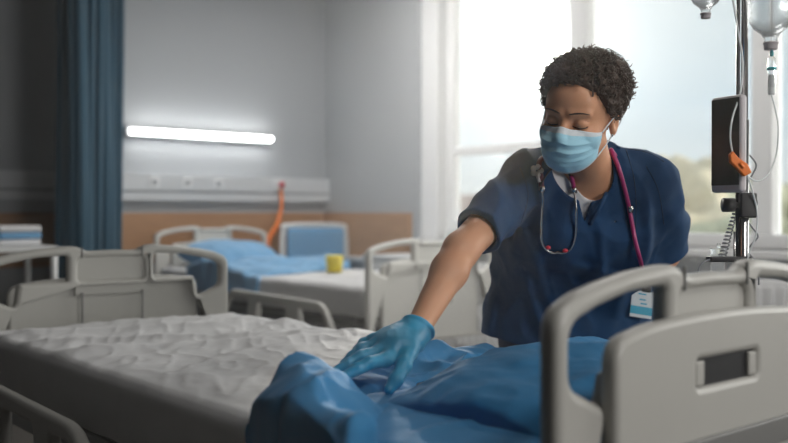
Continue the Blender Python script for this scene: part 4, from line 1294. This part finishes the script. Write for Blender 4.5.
def far_blanket(P):
    x, y, z = P[:, 0], P[:, 1], P[:, 2]
    t = (y-4.55)/.75
    top = .695+.055*np.exp(-((y-5.0)/.30)**2)+.012*np.sin(x*14+y*5)
    d = smax((z-top)*.8, np.maximum(np.abs(x-3.24)-.45, np.maximum(4.60-y+.35*(x-3.24), y-5.28))*.9, .02)
    d = d-np.clip(ridge(np.stack([x*7+y*4, y*8-x*4, z*4], 1), 17), 0, 1)*.014
    d = np.maximum(d, .56-z)
    core = rbox(P, (3.24, 4.70, .60), (.438, 1.2, .083), .03)
    return np.maximum(d, -core)
o_ = surface('blanket', far_blanket, (2.70, 4.30, .54), (3.78, 5.40, .84), .013, M_bluel, None, 1)
tag(o_, 'light blue blanket folded over the head half of the far bed', 'blanket')

# armchair in the corner by the window
ch = thing('armchair', (4.05, 5.50, 0), 'blue upholstered armchair with white frame in the far corner', 'armchair', rad(-15))
b = MB(); b.box((-.24, -.24, .36), (.24, .24, .45)); b.build('seat', M_bluel, ch, bevel=.03, seg=3)
b = MB(); b.box((-.23, .20, .68), (.23, .26, .93)); b.build('backrest', M_bluel, ch, bevel=.03, seg=3)
b = MB(); b.tube(catmull([(-.26, .24, .40), (-.26, .25, .70), (-.25, .26, .90), (-.20, .26, .945), (.20, .26, .945), (.25, .26, .90), (.26, .25, .70), (.26, .24, .40)], 6), .022, 8); b.build('back_frame', M_white, ch, True)
for s in (-1, 1):
    b = MB(); b.tube(catmull([(s*.27, -.24, .0), (s*.27, -.25, .5), (s*.27, -.22, .66), (s*.27, -.1, .69), (s*.27, .2, .69), (s*.27, .26, .66), (s*.27, .27, .5), (s*.27, .28, 0)], 5), .022, 8)
    b.build('side_frame', M_white, ch, True)
b = MB(); b.box((-.27, -.22, .33), (.27, .22, .36)); b.build('seat_frame', M_white, ch, bevel=.005)
b = MB(); b.lathe([(.045, 0), (.055, .09), (.05, .10), (.048, .09)], 16); o_ = b.build('cup', M_yellow, None, True); o_.location = W(330, 268, 6.0); 
# bedside cabinet between bed and window, with white drawers
def cabinet(loc, w, d, h, label, rz=0, drawers=3):
    t = thing('bedside_cabinet', loc, label, 'cabinet', rz)
    b = MB(); b.box((-w/2, -d/2, .08), (w/2, d/2, h)); b.build('cabinet_body', M_white, t, bevel=.01)
    b = MB(); b.box((-w/2-.015, -d/2-.015, h), (w/2+.015, d/2+.015, h+.025)); b.build('cabinet_top', M_duct, t, bevel=.008)
    hh = (h-.12)/drawers
    for k in range(drawers):
        b = MB(); b.box((-w/2+.01, -d/2-.018, .10+hh*k), (w/2-.01, -d/2, .10+hh*(k+1)-.012)); dr = b.build('drawer', M_frame, t, bevel=.004)
        b = MB(); b.box((-.06, -d/2-.034, .10+hh*(k+.72)), (.06, -d/2-.018, .10+hh*(k+.72)+.014)); b.build('handle', M_chrome, dr, bevel=.003)
    for sx in (-1, 1):
        for sy in (-1, 1):
            b = MB(); b.tube([(sx*(w/2-.05)-.01, sy*(d/2-.05), .04), (sx*(w/2-.05)+.01, sy*(d/2-.05), .04)], .04, 14); b.build('castor', M_rubber, t)
    return t
cp_ = W(331, 300, 6.0)
c2 = cabinet((4.09, 4.62, 0), .46, .42, .74, 'low white cabinet between the far bed and the window wall', rad(-90))
o_.location = (3.34, 4.46, .69)
tag(o_, 'small yellow cup standing on the white sheet of the far bed', 'cup')
# radiator under the window
rd = thing('radiator', (XR-.075, 3.1, .16), 'long white panel radiator under the window', 'radiator', rad(90))
b = MB(); b.box((-1.3, -.03, 0), (1.3, .03, .56)); b.build('radiator_panel', M_frame, rd, bevel=.01)
for k in range(40):
    b = MB(); x = -1.27+k*2.54/39; b.box((x-.012, -.008+.030, .03), (x+.012, .045, .53)); b.build('radiator_fin', M_frame, rd, bevel=.004)
# linen trolley at far left with folded laundry
lt = thing('linen_trolley', (1.50, 5.10, 0), 'white linen trolley at the far left behind the footboard', 'trolley')
b = MB(); b.box((-.30, -.22, .84), (.34, .22, .87)); b.build('trolley_top', M_white, lt, bevel=.006)
b = MB(); b.box((-.30, -.22, .25), (.34, .22, .28)); b.build('trolley_shelf', M_white, lt, bevel=.006)
for sx in (-.28, .32):
    for sy in (-.2, .2):
        b = MB(); b.tube([(sx, sy, .05), (sx, sy, .84)], .018, 8); lg = b.build('leg', M_white, lt, True)
        b = MB(); b.tube([(sx-.01, sy, .04), (sx+.01, sy, .04)], .04, 12); b.build('castor', M_rubber, lg)
k = 0
for (x, y, n_, w_, cols) in ((-.12, -.02, 3, .20, (1, 0, 1)), (.17, .0, 3, .22, (0, 1, 0))):
    for i in range(n_):
        b = MB(); b.box((-w_/2, -.14, 0), (w_/2, .14, .034)); o_ = b.build('folded_towel', M_bluel if cols[i] else M_shirt, None, bevel=.014, seg=3)
        o_.location = (1.50+x, 5.10+y, .872+i*.036); o_.rotation_euler = (0, 0, rad(random.uniform(-3, 3)))
        tag(o_, ('%s folded towel, %s of the %s stack on the linen trolley' % ('light blue' if cols[i] else 'white', ('lowest', 'middle', 'topmost')[i], ('left', 'right')[x > 0])), 'towel', 'folded towels on the linen trolley')
# orange cord with a red call button on the far wall
cc = MB(); q = catmull([(3.93, YF-.07, 1.24), (3.92, YF-.10, 1.10), (3.86, YF-.13, .96), (3.78, YF-.15, .86), (3.74, YF-.16, .76)], 8)
base = q[0].copy(); cc.tube([v-base for v in q], [.012+.014*i/len(q) for i in range(len(q))], 10, flat=.5)
o_ = cc.build('call_cord', M_orange, None, True); o_.location = base
tag(o_, 'orange call cord hanging from the wall duct behind the far bed', 'cord')
cb = thing('call_button', (3.93, YF-.06, 1.255), 'small red call button on the wall duct above the orange cord', 'button')
b = MB(); b.box((-.05, -.02, -.03), (.05, 0, .03)); b.build('button_plate', M_white, cb, bevel=.004)
b = MB(); b.tube([(0, -.02, 0), (0, -.035, 0)], .022, 14); b.build('button', M_red, cb, True)
# sockets along the duct
for i, x in enumerate((2.9, 3.15, 3.4)):
    s_ = thing('wall_socket', (x, YF-.06, 1.255), 'white wall socket on the duct, %s one of the row under the lamp' % ('leftmost', 'middle', 'rightmost')[i], 'socket', group='sockets under the lamp')
    b = MB(); b.box((-.035, -.008, -.035), (.035, 0, .035)); b.build('socket_plate', M_frame, s_, bevel=.003)
    b = MB(); b.tube([(0, -.009, 0), (0, -.006, 0)], .02, 14); b.build('socket_well', M_duct_d, s_)

# ceiling fill panels, unseen, added to light the room
for i, (x, y, e_) in enumerate(((1.25, -0.5, 20), (3.3, 2.4, 14), (3.4, 4.4, 24))):
    cl_ = thing('ceiling_fill', (x, y, ZC-.03), 'added square ceiling fill panel %s' % ('nearest the back wall', 'over the window sill side, between the other two', 'nearest the far wall')[i], 'fill light', group='added ceiling fill panels')
    b = MB(); b.box((-.31, -.31, -.005), (.31, .31, .03)); b.build('fill_frame', M_frame, cl_, bevel=.004)
    a_ = light('fill_panel', 'AREA', (0, 0, -.012), e_, (1.0, 0.97, 0.93), shape='SQUARE', size=.56)
    a_.parent = cl_
